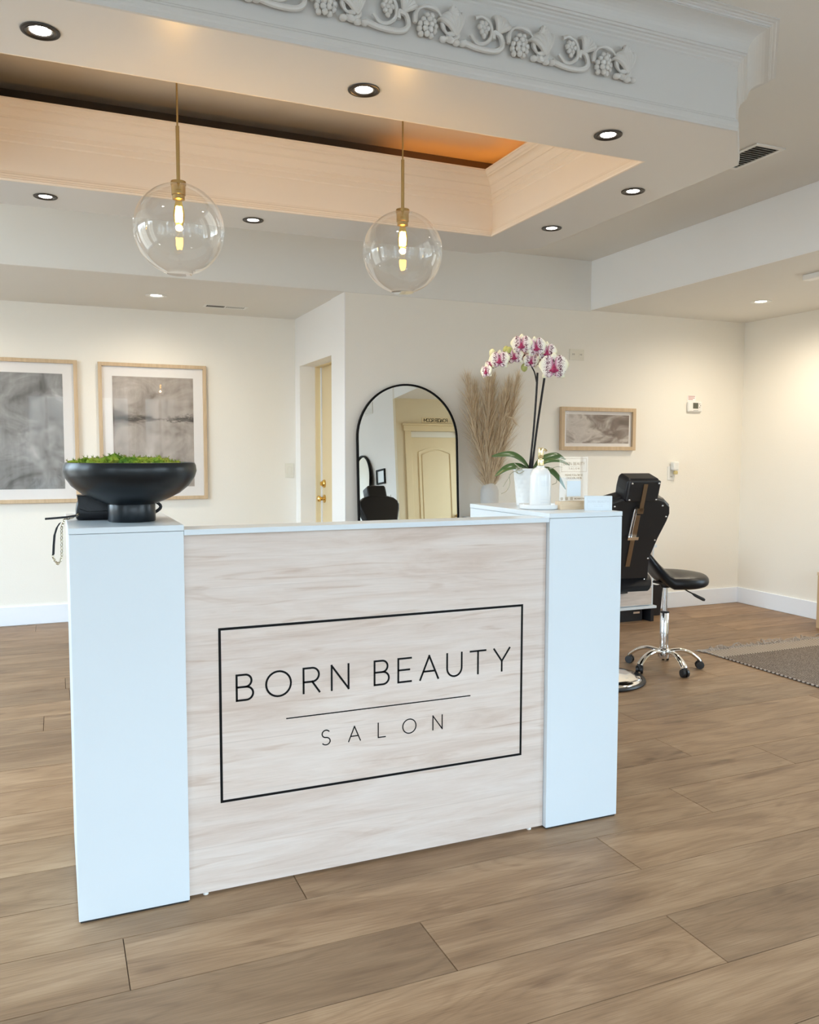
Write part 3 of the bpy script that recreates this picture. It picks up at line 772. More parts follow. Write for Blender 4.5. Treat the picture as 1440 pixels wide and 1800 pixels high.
stemL = spl([op(931, 822, .0), op(937, 760, .0), op(941, 700, .0), op(942.5, 668, 0), op(943, 655, 0)], 8)
stemR = spl([op(936, 822, .012), op(943, 760, .012), op(951, 700, .012), op(956, 664, .012)], 8)
twig = spl([op(941.5, 671, 0), op(938, 655, 0), op(933, 645, .0), op(925, 628, .01), op(905, 617, .015), op(885, 622, .01), op(868, 640, 0), op(857, 655, -.005)], 8)
twig2 = spl([op(956, 664, .012), op(958, 648, .01), op(962, 632, .0), op(955, 615, .01), op(940, 606, .012), op(925, 606, .012)], 8)
for nm, P, r in (('flower_stem', stemL, .0042), ('flower_stem', stemR, .0045), ('flower_spike', twig, .0026), ('flower_spike', twig2, .0026)):
    part(nm, MB().tube(P, r, 8), 'stem', oc, smooth=True)
part('support_stake', MB().tube([op(933.5, 822, .004), op(943, 668, .006)], .002, 6), 'stem', oc)
for P in ([(916, 824), (908, 818), (901, 812)], [(912, 824), (898, 828), (890, 840), (882, 853)], [(910, 822), (894, 832), (894, 848), (888, 860), (879, 865)], [(962, 822), (975, 818), (984, 819)], [(975, 840), (974, 846), (967, 849)], [(908, 830), (904, 822), (914, 820)], [(920, 824), (910, 830), (903, 827)]):
    part('aerial_root', MB().tube(spl([op(a, b, -.055) for a, b in P], 5), .0016, 5), 'root', oc, smooth=True)

def petal(mb, base, dr, side, nrm, L, W, cup=.15, ppow=.75, n=7, m=6, lay=None):
    g_ = []
    for i in range(n + 1):
        t = i / n; row = []
        w_ = W * math.sin(PI * min(.985, max(.03, t ** ppow))) ** .7
        for j in range(-m // 2, m // 2 + 1):
            s_ = j / (m / 2)
            p = base + dr * (L * t) + side * (w_ * s_) + nrm * (cup * L * (-(t - .5) ** 2 + .15 - .35 * s_ * s_ * t))
            v_ = mb.v(p); v_[lay] = t if lay else 0; row.append(v_)
        g_.append(row)
    for i in range(n):
        for j in range(m): mb.f([g_[i][j], g_[i + 1][j], g_[i + 1][j + 1], g_[i][j + 1]])
def flower(c_, face, size, roll=0., bud=False):
    f = face.normalized(); u = UP - f * UP.dot(f); u.normalize(); s_ = u.cross(f).normalized()
    rot = Matrix.Rotation(roll, 3, f); u = rot @ u; s_ = rot @ s_
    mb = MB(); lay = mb.bm.verts.layers.float.new('rad')
    for sg_ in (-1, 1):
        d = (s_ * sg_ + u * .18).normalized(); petal(mb, c_ + f * .002 * size / .03, d, u * 1.0 + s_ * 0, f, size * 1.0, size * .74, .18, .66, 8, 8, lay)
    o = mb.build('petals', 'petal', parent=oc, smooth=True, fix=False)
    md = o.modifiers.new('Solidify', 'SOLIDIFY'); md.thickness = .0008
    mb = MB(); lay = mb.bm.verts.layers.float.new('rad')
    for ang in (90, 222, 318):
        d = (s_ * math.cos(R(ang)) + u * math.sin(R(ang))); side = f.cross(d).normalized()
        petal(mb, c_ - f * .002, d, side, f, size * .98, size * .36, .12, .7, 7, 4, lay)
    q_ = mb.build('sepals', 'petal' , parent=o, smooth=True, fix=False); q_.location = (0, 0, 0)
    md = q_.modifiers.new('Solidify', 'SOLIDIFY'); md.thickness = .0008
    mb = MB()
    B3 = Matrix((s_, u, f)).transposed().to_4x4()
    mb.ball(c_ + f * size * .16 - u * size * .16, (size * .17, size * .22, size * .16), 2, B3)
    mb.ball(c_ + f * size * .20 + u * size * .02, (size * .10, size * .12, size * .12), 2, B3)
    mb.ball(c_ + f * size * .14 - u * size * .22 + s_ * size * .17, (size * .15, size * .09, size * .08), 2, B3)
    mb.ball(c_ + f * size * .14 - u * size * .22 - s_ * size * .17, (size * .15, size * .09, size * .08), 2, B3)
    mb.build('lip', 'lip', parent=o, smooth=True)
face_dir = Vector((-.52, -.85, .06)).normalized()      # the spray faces the camera
fl_list = [(913.5, 608, 17, -.02, -.10, .0), (938.5, 612, 17, -.02, .25, .15), (958, 620, 17, -.005, .35, -.1), (969, 647, 23, -.03, .05, .0), (876, 634, 16, -.015, -.10, 0), (902, 627, 15, .0, -.05, .1), (931.5, 635, 13, .0, .05, -.15), (854, 653, 12, .0, -.7, .1), (862, 641, 11, .02, -.6, .4), (948, 628, 14, .03, .3, .3), (918, 622, 13, .03, -.2, -.3)]
fl_list = [(a, b, c * 1.14, d, e, f) for a, b, c, d, e, f in fl_list]
for px, py, sz, dep, turn, roll in fl_list:
    f = (Matrix.Rotation(turn, 3, UP) @ Vector((face_dir.x, face_dir.y, .02)))
    flower(op(px, py, dep), f, sz * CELL, roll)
for px, py, dep, a in ((889, 615, .02, 0), (865, 620, .02, 1), (921, 645, .02, 0), (894, 617, .01, 0)):
    part('bud', MB().ball(op(px, py, dep), (.013, .013, .017), 2), 'bud' if a < 1 else 'sepal', oc, smooth=True)

tcx = (1.652, 2.654, DZ)
tag(MB().lathe([(.066, 0), (.076, .002), (.0775, .006), (.0775, .017), (.0755, .0178), (.073, .016), (.072, .0085), (0, .008)], tcx, 56, False).build('soap_tray', 'whitecer', at=tcx, smooth=True), 'round white dish under the pump bottle on the right pillar', 'dish')
b0 = DZ + .0085
sb = thing('soap_dispenser', 'white pump bottle with gold pump standing on the round dish', 'bottle', (tcx[0], tcx[1], b0))
cc = (tcx[0], tcx[1], b0)
part('bottle_body', MB().lathe([(.034, 0), (.038, .002), (.039, .006), (.039, .112), (.037, .122), (.031, .133), (.022, .141), (.0145, .145), (.0135, .150), (.0, .1505)], cc, 48, False), 'whitecer', sb, smooth=True)
pm = part('pump_collar', MB().lathe([(.0118, .1505), (.012, .1515), (.012, .172), (.0115, .174), (.0, .174)], cc, 32, False), 'gold', sb, smooth=True)
part('pump_head', MB().lathe([(.006, .174), (.006, .177), (.0095, .178), (.010, .179), (.010, .214), (.0092, .216), (0, .216)], cc, 32, False).tube([(cc[0], cc[1], b0 + .208), (cc[0] + .018, cc[1] - .004, b0 + .209), (cc[0] + .022, cc[1] - .005, b0 + .204)], .0042, 10), 'gold', sb, smooth=True)
lbm = MB()
def onb(u, v, t): a = -PI / 2 - .10 + u / .039; return (cc[0] + (.0392 + t) * math.cos(a), cc[1] + (.0392 + t) * math.sin(a), b0 + v)
for i, s_ in enumerate(('BOTTLE', 'OF SOAP')): pass
for z0, w_ in ((.084, .030), (.078, .026), (.028, .03), (.016, .03)): ribbon(lbm, [(-w_ / 2 + w_ * i / 8, z0) for i in range(9)], onb, .0009, .0002)
for k in range(5): ribbon(lbm, [(-.012 + k * .006, .088), (-.012 + k * .006, .094)], onb, .0008, .0002)
part('label_print', lbm, 'paletext', sb)

# acrylic sign on a wooden foot
sn = thing('counter_sign', 'clear acrylic follow-us sign standing in a pale wood foot', 'sign', (1.75, 2.585, DZ))
part('wood_foot', box(1.684, 2.568, DZ, 1.816, 2.603, DZ + .030), 'framelight', sn, bevel=.001)
ac = part('acrylic_panel', box(1.690, 2.583, DZ + .0302, 1.812, 2.5865, DZ + .192), 'acrylic', sn)
fa = lambda u, v, t: (1.751 + u, 2.5828 - t, DZ + v)
m = MB()
bx = lambda w_, z0, z1: [(-w_, z0), (w_, z0), (w_, z1), (-w_, z1)]
m.frame(bx(.054, .137, .186), bx(.0532, .1378, .1852), fa, 0, .0003)
text(m, 'BORN BEAUTY', lambda u, v, t: fa(-.046 + u, .162 + v, t), .0095, .0011, 0, .0003, span=.092, wordgap=.5)
ribbon(m, [(-.025, .156), (.025, .156)], fa, .0006, .0003)
text(m, 'SALON', lambda u, v, t: fa(-.022 + u, .146 + v, t), .006, .0008, 0, .0003, span=.044)
part('logo_lettering', m, 'goldtext', ac); m = MB()
text(m, 'PLEASE FOLLOW US', lambda u, v, t: fa(-.037 + u, .122 + v, t), .0065, .0010, 0, .0003, span=.074, wordgap=.4)
part('message_lettering', m, 'goldtext', ac); m = MB()
text(m, 'ON SOCIAL MEDIA', lambda u, v, t: fa(-.033 + u, .111 + v, t), .0065, .0010, 0, .0003, span=.066, wordgap=.4)
part('message_lettering', m, 'goldtext', ac); m = MB()
text(m, '@BORNBEAUTYSALON', lambda u, v, t: fa(.003 + u, .036 + v, t), .005, .0008, 0, .0003, span=.055)
part('lettering', m, 'goldtext', ac)
part('white_square', MB().prism([(-.030, .047), (.030, .047), (.030, .104), (-.030, .104)], fa, 0, .0004), 'lam', ac, label='blank white printed square')
ic = MB()
for k, x in enumerate((-.056, -.035, -.014)):
    ic.frame([(x, .034), (x + .009, .034), (x + .009, .044), (x, .044)], [(x + .0015, .0355), (x + .0075, .0355), (x + .0075, .0425), (x + .0015, .0425)], fa, 0, .0004)
    ribbon(ic, arc(x + .0045, .039, .0016, .0018, 0, 360, 10), fa, .0011, .0004)
part('social_icons', ic, 'goldtext', ac)

# card block
cv_ = thing('business_cards', 'white business card block lettered BORN BEAUTY on the pillar corner', 'card', (1.8, 2.50, DZ), local=True)
cv_.rotation_euler = (0, 0, math.atan2(-.046, .085))
part('card_stack', box(-.0485, -.004, 0, .0485, .016, .052), 'lam', cv_, bevel=.0006)
m = MB(); fk = lambda u, v, t: (u, -.0041 - t, v)
m.frame([(-.040, .006), (.040, .006), (.040, .045), (-.040, .045)], [(-.0394, .0066), (.0394, .0066), (.0394, .0444), (-.0394, .0444)], fk, 0, .0002)
text(m, 'BORN BEAUTY', lambda u, v, t: fk(-.036 + u, .028 + v, t), .0065, .0008, 0, .0002, span=.072, wordgap=.5)
ribbon(m, [(-.02, .022), (.02, .022)], fk, .0005, .0002)
text(m, 'SALON', lambda u, v, t: fk(-.014 + u, .013 + v, t), .0045, .0006, 0, .0002, span=.028)
part('lettering', m, 'paletext', cv_)

# ================================================================== PAMPAS VASE
vb = .838; VX, VY = 2.998, 5.525; VS = 1.0305
vz = lambda z: 1.315 + (z - 1.315) * VS
tag(MB().lathe([(.055, 0), (.066, .004), (.068, .02), (.068, .175), (.066, .20), (.056, .225), (.042, .240), (.036, .246), (.034, .250), (.029, .250), (.029, .22), (0, .21)], (VX, VY, vb), 48, False).build('ceramic_vase', 'vasecer', at=(VX, VY, vb), smooth=True), 'pale stoneware bottle vase holding dried pampas', 'vase')
cn = thing('console_table', 'low white console behind the desk carrying the pampas vase', 'table', (3.1, 5.4, 0))
part('tabletop', box(2.81, 5.20, vb - .03, 3.42, 5.60, vb), 'lam', cn, bevel=.002)
for x in (2.83, 3.375):
    for y in (5.22, 5.56): part('leg', box(x, y, 0, x + .03, y + .03, vb - .0302), 'lam', cn)
tips = [(-.205, 1.86, -.03, 'leftmost tall pampas plume in the stoneware vase', .052), (-.125, 1.79, .05, 'second pampas plume from the left, slightly shorter than the first', .05),
        (-.045, 1.855, -.05, 'tall pampas plume left of the middle, below the orchid spray', .05), (.03, 1.865, .08, 'tall middle pampas plume directly above the vase mouth', .05),
        (.10, 1.76, -.04, 'short pampas plume just right of the middle', .045), (.155, 1.83, .05, 'second pampas plume from the right', .045), (.215, 1.875, -.01, 'rightmost pampas plume leaning toward the orchid stems', .042)]
rp = random.Random(21)
for i, (dx, zt, dy, lab, wid) in enumerate(tips):
    dx *= VS; dy = dy * .45 - .02; base = Vector((VX + dx * .06, VY + dy * .1, vb + .10)); neck = Vector((VX + dx * .12, VY + dy * .2, 1.095)); tip = Vector((VX + dx, VY + dy, vz(zt)))
    mid = neck.lerp(tip, .5) + Vector((dx * .12, 0, .01))
    P = spl([base, neck, mid, tip], 10)
    t = thing('pampas_plume', lab, 'dried grass', base, 'pampas plumes in the vase')
    part('stem', MB().tube(P, [.0028 * (1 - .7 * k / len(P)) for k in range(len(P))], 5), 'pampas', t)
    pl = MB(); N = 1000
    for j in range(N):
        u_ = rp.uniform(.22, .97); k = u_ * (len(P) - 1); a = int(min(k, len(P) - 2)); p = P[a].lerp(P[a + 1], k - a); d = (P[a + 1] - P[a]).normalized()
        ph_ = rp.uniform(0, 2 * PI); s0 = d.orthogonal().normalized(); s1 = d.cross(s0); out = s0 * math.cos(ph_) + s1 * math.sin(ph_)
        env = math.sin(PI * min(1, (u_ - .22) / .78 * .80 + .18)) ** .6
        L_ = rp.uniform(.11, .21) * (.45 + .7 * env); sp = wid * 1.95 * env * rp.uniform(.3, 1.25); out.y *= .7
        q1 = p + d * L_ * .5 + out * sp * .75; q2 = p + d * L_ * .93 + out * sp * 1.3 - UP * rp.uniform(0, .025)
        w_ = d.cross(out).normalized() * rp.uniform(.0007, .0016)
        a0, a1, b0_, b1, e0 = pl.v(p - w_ * .6), pl.v(p + w_ * .6), pl.v(q1 - w_), pl.v(q1 + w_), pl.v(q2)
        r_ = rp.random()
        for f in (pl.f([a0, a1, b1, b0_]), pl.f([b0_, b1, e0])): pl.rnd[f] = r_
    part('plume', pl, 'pampas', t, fix=False)
# small bent plume
t = thing('pampas_plume', 'small pampas plume bent over in front of the others', 'dried grass', (VX, VY - .012, 1.0), 'pampas plumes in the vase')
P = spl([(VX, VY - .012, 1.0), (VX, VY - .02, 1.10), (2.985, 5.40, 1.40), (2.99, 5.33, 1.555), (3.04, 5.31, 1.57), (3.08, 5.31, 1.54)], 8)
part('stem', MB().tube(P, .0015, 5), 'pampas', t)
pl = MB()
for j in range(160):
    u_ = rp.uniform(.55, 1); k = u_ * (len(P) - 1); a = int(min(k, len(P) - 2)); p = P[a].lerp(P[a + 1], k - a); d = (P[a + 1] - P[a]).normalized()
    out = Vector((rp.uniform(-1, 1), rp.uniform(-.6, .6), rp.uniform(-1, .4))).normalized(); w_ = d.cross(out).normalized() * .001
    f = pl.f([pl.v(p - w_), pl.v(p + w_), pl.v(p + d * .05 + out * .022)]); pl.rnd[f] = rp.random()
part('plume', pl, 'pampas', t, fix=False)

# ================================================================== PENDANTS
def pendant(x, lab):
    y, zc, r = 3.0, 2.074, .1525
    t = thing('pendant_lamp', lab, 'lamp', (x, y, ZT), 'glass globe pendants over the desk')
    part('ceiling_canopy', MB().lathe([(.055, -.018), (.057, -.014), (.057, -.0005)], (x, y, ZT), 32), 'brass', t, smooth=True)
    part('cord', MB().cyl((x, y, 2.416), (x, y, ZT - .018), .0032, n=8), 'brass', t)
    part('rod', MB().cyl((x, y, zc + r - .002), (x, y, 2.418), .0062, n=16), 'brass', t, smooth=True)
    sk = part('socket', MB().lathe([(.006, .012), (.025, .010), (.026, .006), (.026, -.002), (.0235, -.004), (.0235, -.035), (.0205, -.037), (.0205, -.05), (.017, -.052), (0, -.052)], (x, y, zc + r - .002), 32, False), 'brass', t, smooth=True)
    gl = MB(); n = 40
    a0, a1 = math.asin(.026 / r), PI - math.asin(.046 / r)
    outp = [(r * math.sin(a0 + (a1 - a0) * i / n), r * math.cos(a0 + (a1 - a0) * i / n)) for i in range(n + 1)]
    zb = outp[-1][1]
    outp += [(.043, zb - .0035), (.030, zb - .0045), (.001, zb - .0045)]
    inn = [(max(.001, rr_ - (.0028 if rr_ > .05 else .002)), z_ + (.0028 if z_ < 0 else -.0005)) for rr_, z_ in outp][::-1]
    gl.lathe(outp, (x, y, zc), 64, False)
    part('glass_globe', gl, 'globe', t, smooth=True, fix=True)
    bz = zc + r - .056
    bp = [(.011, 0), (.012, -.008), (.015, -.02), (.0185, -.036), (.0195, -.05), (.018, -.066), (.013, -.082), (.006, -.092), (.001, -.095)]
    bl = part('bulb', MB().lathe(bp, (x, y, bz), 24, False), 'bulbglass', t, smooth=True)
    fi = MB()
    for k in range(4):
        a = PI / 4 + k * PI / 2; fi.tube([(x + .0062 * math.cos(a), y + .0062 * math.sin(a), bz - .020), (x + .0098 * math.cos(a), y + .0098 * math.sin(a), bz - .045), (x + .0085 * math.cos(a), y + .0085 * math.sin(a), bz - .070)], .0052, 8)
    part('filament', fi, 'filament', bl)
    li = bpy.data.lights.new('bulb_glow', 'POINT'); li.energy = LP; li.color = (1, .60, .24); li.shadow_soft_size = .012
    lo = bpy.data.objects.new('bulb_glow', li); COL.objects.link(lo); lo.location = (x, y, bz - .103)
LP = 3.9
pendant(.416, 'clear glass globe pendant on the left, above the wood front')
pendant(1.244, 'clear glass globe pendant on the right, nearer the orchid')

# ================================================================== RECESSED DOWNLIGHTS
def make_can(r, trim, led, nm):
    t = thing('recessed_downlight', '', 'light', (0, 0, 0), nm, local=True)
    part('trim_ring', MB().lathe([(r * .60, .012), (r * .62, -.001), (r * .72, -.004), (r * .78, -.0025), (r * .86, -.0045), (r * .98, -.003), (r, -.0002)], n=48, cap=False), trim, t, smooth=True)
    part('lens', MB().lathe([(r * .60, .0015), (r * .5, .0002), (0, 0)], n=32, cap=False), led, t, smooth=True)
    return t
LIGHTS = []
def spot(x, y, z, e, col, ang=100, blend=.6, size=.03):
    li = bpy.data.lights.new('downlight_beam', 'SPOT'); li.energy = e; li.color = col; li.spot_size = R(ang); li.spot_blend = blend; li.shadow_soft_size = size
    o = bpy.data.objects.new('downlight_beam', li); COL.objects.link(o); o.location = (x, y, z)
cz = ZS - .0006
soff = [(-.003, 2.608, 'black trimmed ceiling spotlight at the top left corner of the photo'), (.947, 2.610, 'black trimmed ceiling spotlight between the two pendant cords'), (1.897, 2.615, 'black trimmed ceiling spotlight under the right end of the grape carving'),
        (2.40, 3.117, 'black trimmed ceiling spotlight right of the ceiling tray, nearer one of the pair'), (2.404, 3.784, 'black trimmed ceiling spotlight at the back right of the ceiling tray'), (.951, 4.249, 'black trimmed ceiling spotlight behind, between the two glass globes'), (-.003, 4.240, 'black trimmed ceiling spotlight behind the tray at the far left')]
K1 = make_can(.052, 'bronze', 'canled', 'black trimmed spotlights around the ceiling tray')
for i, (x, y, lab) in enumerate(soff):
    o = K1 if i == 0 else copy_tree(K1)
    o.location = (x, y, cz); o['label'] = lab
    spot(x, y, ZS - .012, SPB if (SPB := 10.) else 0, (1, .93, .82), 95)
K2 = make_can(.075, 'plastic', 'canwarm', 'white trimmed ceiling downlights')
for i, (x, y, z, lab) in enumerate([(.705, 6.29, ZLA, 'white trimmed warm downlight in the low ceiling by the framed prints'), (4.871, 4.791, ZL, 'white trimmed warm downlight in the right-hand bay ceiling')]):
    o = K2 if i == 0 else copy_tree(K2)
    o.location = (x, y, z - .0006); o['label'] = lab
WARM = (1, .87, .68)
for x, y, z, e in ((.705, 6.29, ZLA, 34.), (-.75, 6.29, ZLA, 26.), (4.871, 4.791, ZL, 62.), (4.871, 3.4, ZL, 60.)):
    spot(x, y, z - .012, e, WARM, 172, 1.0, .06)

# vents and the ceiling rail
def vent(x0, y0, x1, y1, z, lab, along):
    lip = .0026 if along == 'x' else .006
    t = thing('ceiling_vent', lab, 'vent', ((x0 + x1) / 2, (y0 + y1) / 2, z))
    fv = lambda u, v, h_: (u, v, z - .0005 - h_)
    e = .022
    part('frame', MB().frame([(x0, y0), (x1, y0), (x1, y1), (x0, y1)], [(x0 + e, y0 + e), (x1 - e, y0 + e), (x1 - e, y1 - e), (x0 + e, y1 - e)], fv, 0, lip), 'plastic', t, bevel=.0008)
    part('duct', box(x0 + e, y0 + e, z - .0015, x1 - e, y1 - e, z - .0005), 'dark', t)
    m = MB()
    if along == 'x':
        n = 20
        for k in range(n + 1): xx = x0 + e + (x1 - x0 - 2 * e) * k / n; d_ = -.002 if k < n / 2 else .004; w_ = .0012 if k < n / 2 else .004; m.rings([[(xx, yy, z - .0016), (xx + w_, yy, z - .0016), (xx + w_ + d_, yy, z - .0026), (xx + d_, yy, z - .0026)] for yy in (y0 + e, y1 - e)])
        m.box((x0 + x1) / 2 - .006, y0 + e, z - .0026, (x0 + x1) / 2 + .006, y1 - e, z - .0016)
    else:
        n = 12
        for k in range(n + 1): yy = y0 + e + (y1 - y0 - 2 * e) * k / n; m.rings([[(xx, yy + .003, z - .002), (xx, yy + .001, z - .002), (xx, yy - .004, z - .0058), (xx, yy - .002, z - .0058)] for xx in (x0 + e, x1 - e)])
    part('louvers', m, 'plastic', t)
vent(1.08, 6.50, 1.41, 6.625, ZLA, 'slim white ceiling vent above the doorway, beside the low ceiling downlight', 'x')
vent(3.185, 3.19, 3.375, 3.52, ZH, 'white ceiling register with dark slots right of the crown corner', 'y')
tag(box(4.39, 2.5, ZL - .035, 4.455, 3.985, ZL - .0005).build('ceiling_rail', 'plastic', at=(4.42, 3.2, ZL), bevel=.004), 'white rail on the bay ceiling at the right edge', 'rail')

# ================================================================== WALL DEVICES
def plate(name, lab, cat, x0, x1, z0, z1, yw, mat='ivory'):
    t = thing(name, lab, cat, ((x0 + x1) / 2, yw - .001, (z0 + z1) / 2))
    part('cover_plate', box(x0, yw - .007, z0, x1, yw - .001, z1), mat, t, bevel=.002); return t
ot = plate('wall_outlet', 'double socket plate high on the wall right of the orchid flowers', 'socket', 3.752, 3.888, 2.045, 2.130, YB)
for k, x in enumerate((3.785, 3.855)):
    s_ = part('socket_face', box(x - .022, YB - .0085, 2.07, x + .022, YB - .0069, 2.106), 'ivory', ot, bevel=.003)
    part('slots', box(x - .008, YB - .0092, 2.083, x - .005, YB - .0084, 2.095).box(x + .005, YB - .0092, 2.083, x + .008, YB - .0084, 2.095), 'dark', s_)
o2 = plate('wall_outlet', 'white socket plate low on the wall, holding the plug-in freshener', 'socket', 4.742, 4.812, 1.09, 1.205, YB, 'plastic')
s_ = part('socket_face', box(4.760, YB - .0085, 1.102, 4.794, YB - .0069, 1.138), 'plastic', o2, bevel=.003)
part('slots', box(4.769, YB - .0092, 1.112, 4.772, YB - .0084, 1.124).box(4.782, YB - .0092, 1.112, 4.785, YB - .0084, 1.124), 'dark', s_)
af = thing('air_freshener', 'white plug-in air freshener with amber oil on the low socket', 'air freshener', (4.80, YB - .03, 1.19))
part('heater_body', box(4.765, YB - .052, 1.17, 4.825, YB - .0071, 1.245), 'plastic', af, bevel=.012, seg=3)
part('oil_bottle', MB().lathe([(.014, 0), (.018, .004), (.018, .022), (.010, .03)], (4.80, YB - .034, 1.138), 20), plain('amber_oil', (.62, .50, .22), .15), af, smooth=True)
th = thing('thermostat', 'white wall thermostat with grey screen on the right of the back wall', 'thermostat', (5.0, YB - .001, 1.705))
part('housing', box(4.925, YB - .026, 1.662, 5.078, YB - .0008, 1.748), 'plastic', th, bevel=.012, seg=3)
part('screen', box(4.975, YB - .0275, 1.69, 5.03, YB - .0255, 1.738), 'lcd', th)
bt = MB()
for dx, dz in ((.048, .730), (.057, .716), (.048, .702)): bt.ball((4.998 + dx, YB - .0262, dz + 1.0 - .0), (.005, .002, .005), 1)
for k in range(4): bt.box(4.982 + k * .013, YB - .0272, 1.672, 4.990 + k * .013, YB - .0258, 1.677)
part('buttons', bt, 'grey', th)
nt = MB(); fw = lambda u, v, h_: (4.945 + u, YB - .0022 - h_, 1.762 + v)
nl = thing('wall_note', 'tiny note with red lines taped above the thermostat', 'note', (4.97, YB - .001, 1.78))
part('paper', box(4.935, YB - .002, 1.752, 5.022, YB - .001, 1.800), 'wall_smooth', nl)
for z, w_ in ((.031, .066), (.018, .064), (.005, .045)): ribbon(nt, [(0, z), (w_, z)], fw, .005, .0003)
part('red_lines', nt, 'red', nl)
sw = plate('light_switch', 'ivory rocker switch plate on the alcove wall beside the doorway', 'switch', 1.806, 1.880, 1.10, 1.222, YA)
part('rocker', box(1.828, YA - .012, 1.128, 1.858, YA - .0065, 1.194), 'ivory', sw, bevel=.002)

# ================================================================== GRAPEVINE CARVING
vt = thing('carved_frieze', 'white grapevine carving running along the ceiling soffit face', 'carving', (.947, 2.411, 2.61))
YO = 2.411
def O(u, v, d=.0): return Vector((u, YO - .001 - d * 1.4, v))
rv = random.Random(9)
def fan(mb, u0, v0, ang, L_, w_, n=5):
    for k in range(n):
        a = ang + (k - (n - 1) / 2) * w_ / n
        P = [O(u0, v0, .012), O(u0 + L_ * .5 * math.cos(a), v0 + L_ * .5 * math.sin(a), .020), O(u0 + L_ * .85 * math.cos(a + .05), v0 + L_ * .85 * math.sin(a + .05), .017), O(u0 + L_ * math.cos(a + .15), v0 + L_ * math.sin(a + .15), .006)]
        mb.tube(spl(P, 5), [.004 + .0055 * math.sin(PI * min(1, .1 + i / 15 * .9)) for i in range(16)], 8)
def unit(ub, last=False):
    g_ = MB()
    for r_, cnt in enumerate((2, 3, 4, 4, 3)):
        for k in range(cnt):
            g_.ball(O(ub - .022 + (k - (cnt - 1) / 2) * .0165 - r_ * .003 + .022, 2.632 - r_ * .0145, .010 + (.006 if 0 < k < cnt - 1 else 0)), .0095, 2)
    part('grape_bunch', g_, 'mould', vt, smooth=True)
    sc = MB()
    P = [(ub - .05, 2.600), (ub - .045, 2.635), (ub - .015, 2.655), (ub + .02, 2.652), (ub + .040, 2.632), (ub + .044, 2.605), (ub + .058, 2.590), (ub + .080, 2.592)]
    Q_ = spl([O(a, b, .012) for a, b in P], 6); sc.tube(Q_, [.0065 + .002 * math.sin(i * .5) for i in range(len(Q_))], 8)
    P = [(ub + .052, 2.578), (ub + .075, 2.572), (ub + .095, 2.590), (ub + .085, 2.612), (ub + .068, 2.615)]
    sc.tube(spl([O(a, b, .010) for a, b in P], 6), .008, 8)
    for k in range(4): sc.ball(O(ub + .045 + k * .022, 2.572 + .004 * math.sin(k * 2), .010), (.013, .012, .010), 2)
    part('vine_scroll', sc, 'mould', vt, smooth=True)
    lf_ = MB(); fan(lf_, ub + .088, 2.590, 1.85, .070, 1.5, 6); fan(lf_, ub + .060, 2.640, .6, .035, 1.2, 4)
    part('vine_leaf', lf_, 'mould', vt, smooth=True)
    if last: return
    g_ = MB(); us = ub + .183
    for r_, cnt in enumerate((2, 3, 2, 1)):
        for k in range(cnt): g_.ball(O(us + (k - (cnt - 1) / 2) * .014, 2.643 - r_ * .0125, .012), .0085, 2)
    part('grape_bunch', g_, 'mould', vt, smooth=True)
    sc = MB()
    P = [(us - .045, 2.602), (us - .022, 2.580), (us + .008, 2.586), (us + .028, 2.612), (us + .022, 2.648), (us - .006, 2.663), (us - .03, 2.655)]
    sc.tube(spl([O(a, b, .011) for a, b in P], 6), .0065, 8)
    P = [(us - .07, 2.575), (us - .02, 2.566), (us + .04, 2.568), (us + .066, 2.588), (us + .058, 2.618), (us + .036, 2.622), (us + .034, 2.602)]
    Q_ = spl([O(a, b, .011) for a, b in P], 6); sc.tube(Q_, .0085, 8)
    part('vine_scroll', sc, 'mould', vt, smooth=True)
    lf_ = MB(); fan(lf_, us + .050, 2.625, 1.1, .048, 1.6, 5)
    part('vine_leaf', lf_, 'mould', vt, smooth=True)
for k in range(6): unit(1.722 - .3205 * k, k == 0)

# ================================================================== SALON CHAIR
sc_ = thing('salon_chair', 'black reclining salon chair seen from behind, right of the desk', 'chair', (2.878, 3.99, 0), local=True)
sc_.rotation_euler = (0, 0, R(-6))
def pbox(mb, poly, T0, T1, fn): return mb.prism(poly, fn, T0, T1)
part('base_plate', MB().lathe([(.262, .006), (.260, .016), (.248, .026), (.20, .040), (.10, .052), (.06, .058), (0, .06)], n=72, cap=False), 'chrome', sc_, smooth=True)
part('rubber_rim', MB().lathe([(.258, 0), (.280, .001), (.283, .008), (.279, .016), (.2605, .018)], n=72, cap=False), 'blackp', sc_, smooth=True)
part('hydraulic_column', MB().cyl((0, 0, .055), (0, 0, .36), .045, n=32).cyl((0, 0, .30), (0, 0, .4395), .034, n=32), 'chrome', sc_, smooth=True)
part('seat_mount', box(-.07, -.09, .44, .07, .12, .5495), 'blackp', sc_, bevel=.004)
part('seat', box(-.225, -.20, .55, .225, .28, .645), 'leather', sc_, bevel=.04, seg=4)
rec = R(17)
Bx, By, Bz = 0., -.245, .545
def bk_(u, v, t):  # back plane: u right, v up along the back, t towards the rear
    return (Bx + u, By - v * math.sin(rec) - t * math.cos(rec), Bz + v * math.cos(rec) - t * math.sin(rec))
sil = [(.150, .04), (.158, .08), (.146, .15), (.142, .22), (.170, .33), (.205, .43), (.214, .475), (.205, .515), (.165, .548), (.10, .566), (.0, .572)]
poly = sil + [(-a, b) for a, b in sil[::-1][1:]]
bkp = part('backrest', MB().prism(poly, bk_, -.09, .0), 'leather', sc_, bevel=.022, seg=4)
part('back_shell', MB().prism([(a * .94, .01 + b * .97) for a, b in poly], bk_, .0, .016), 'blackp', bkp, bevel=.008, seg=3)
scw = MB()
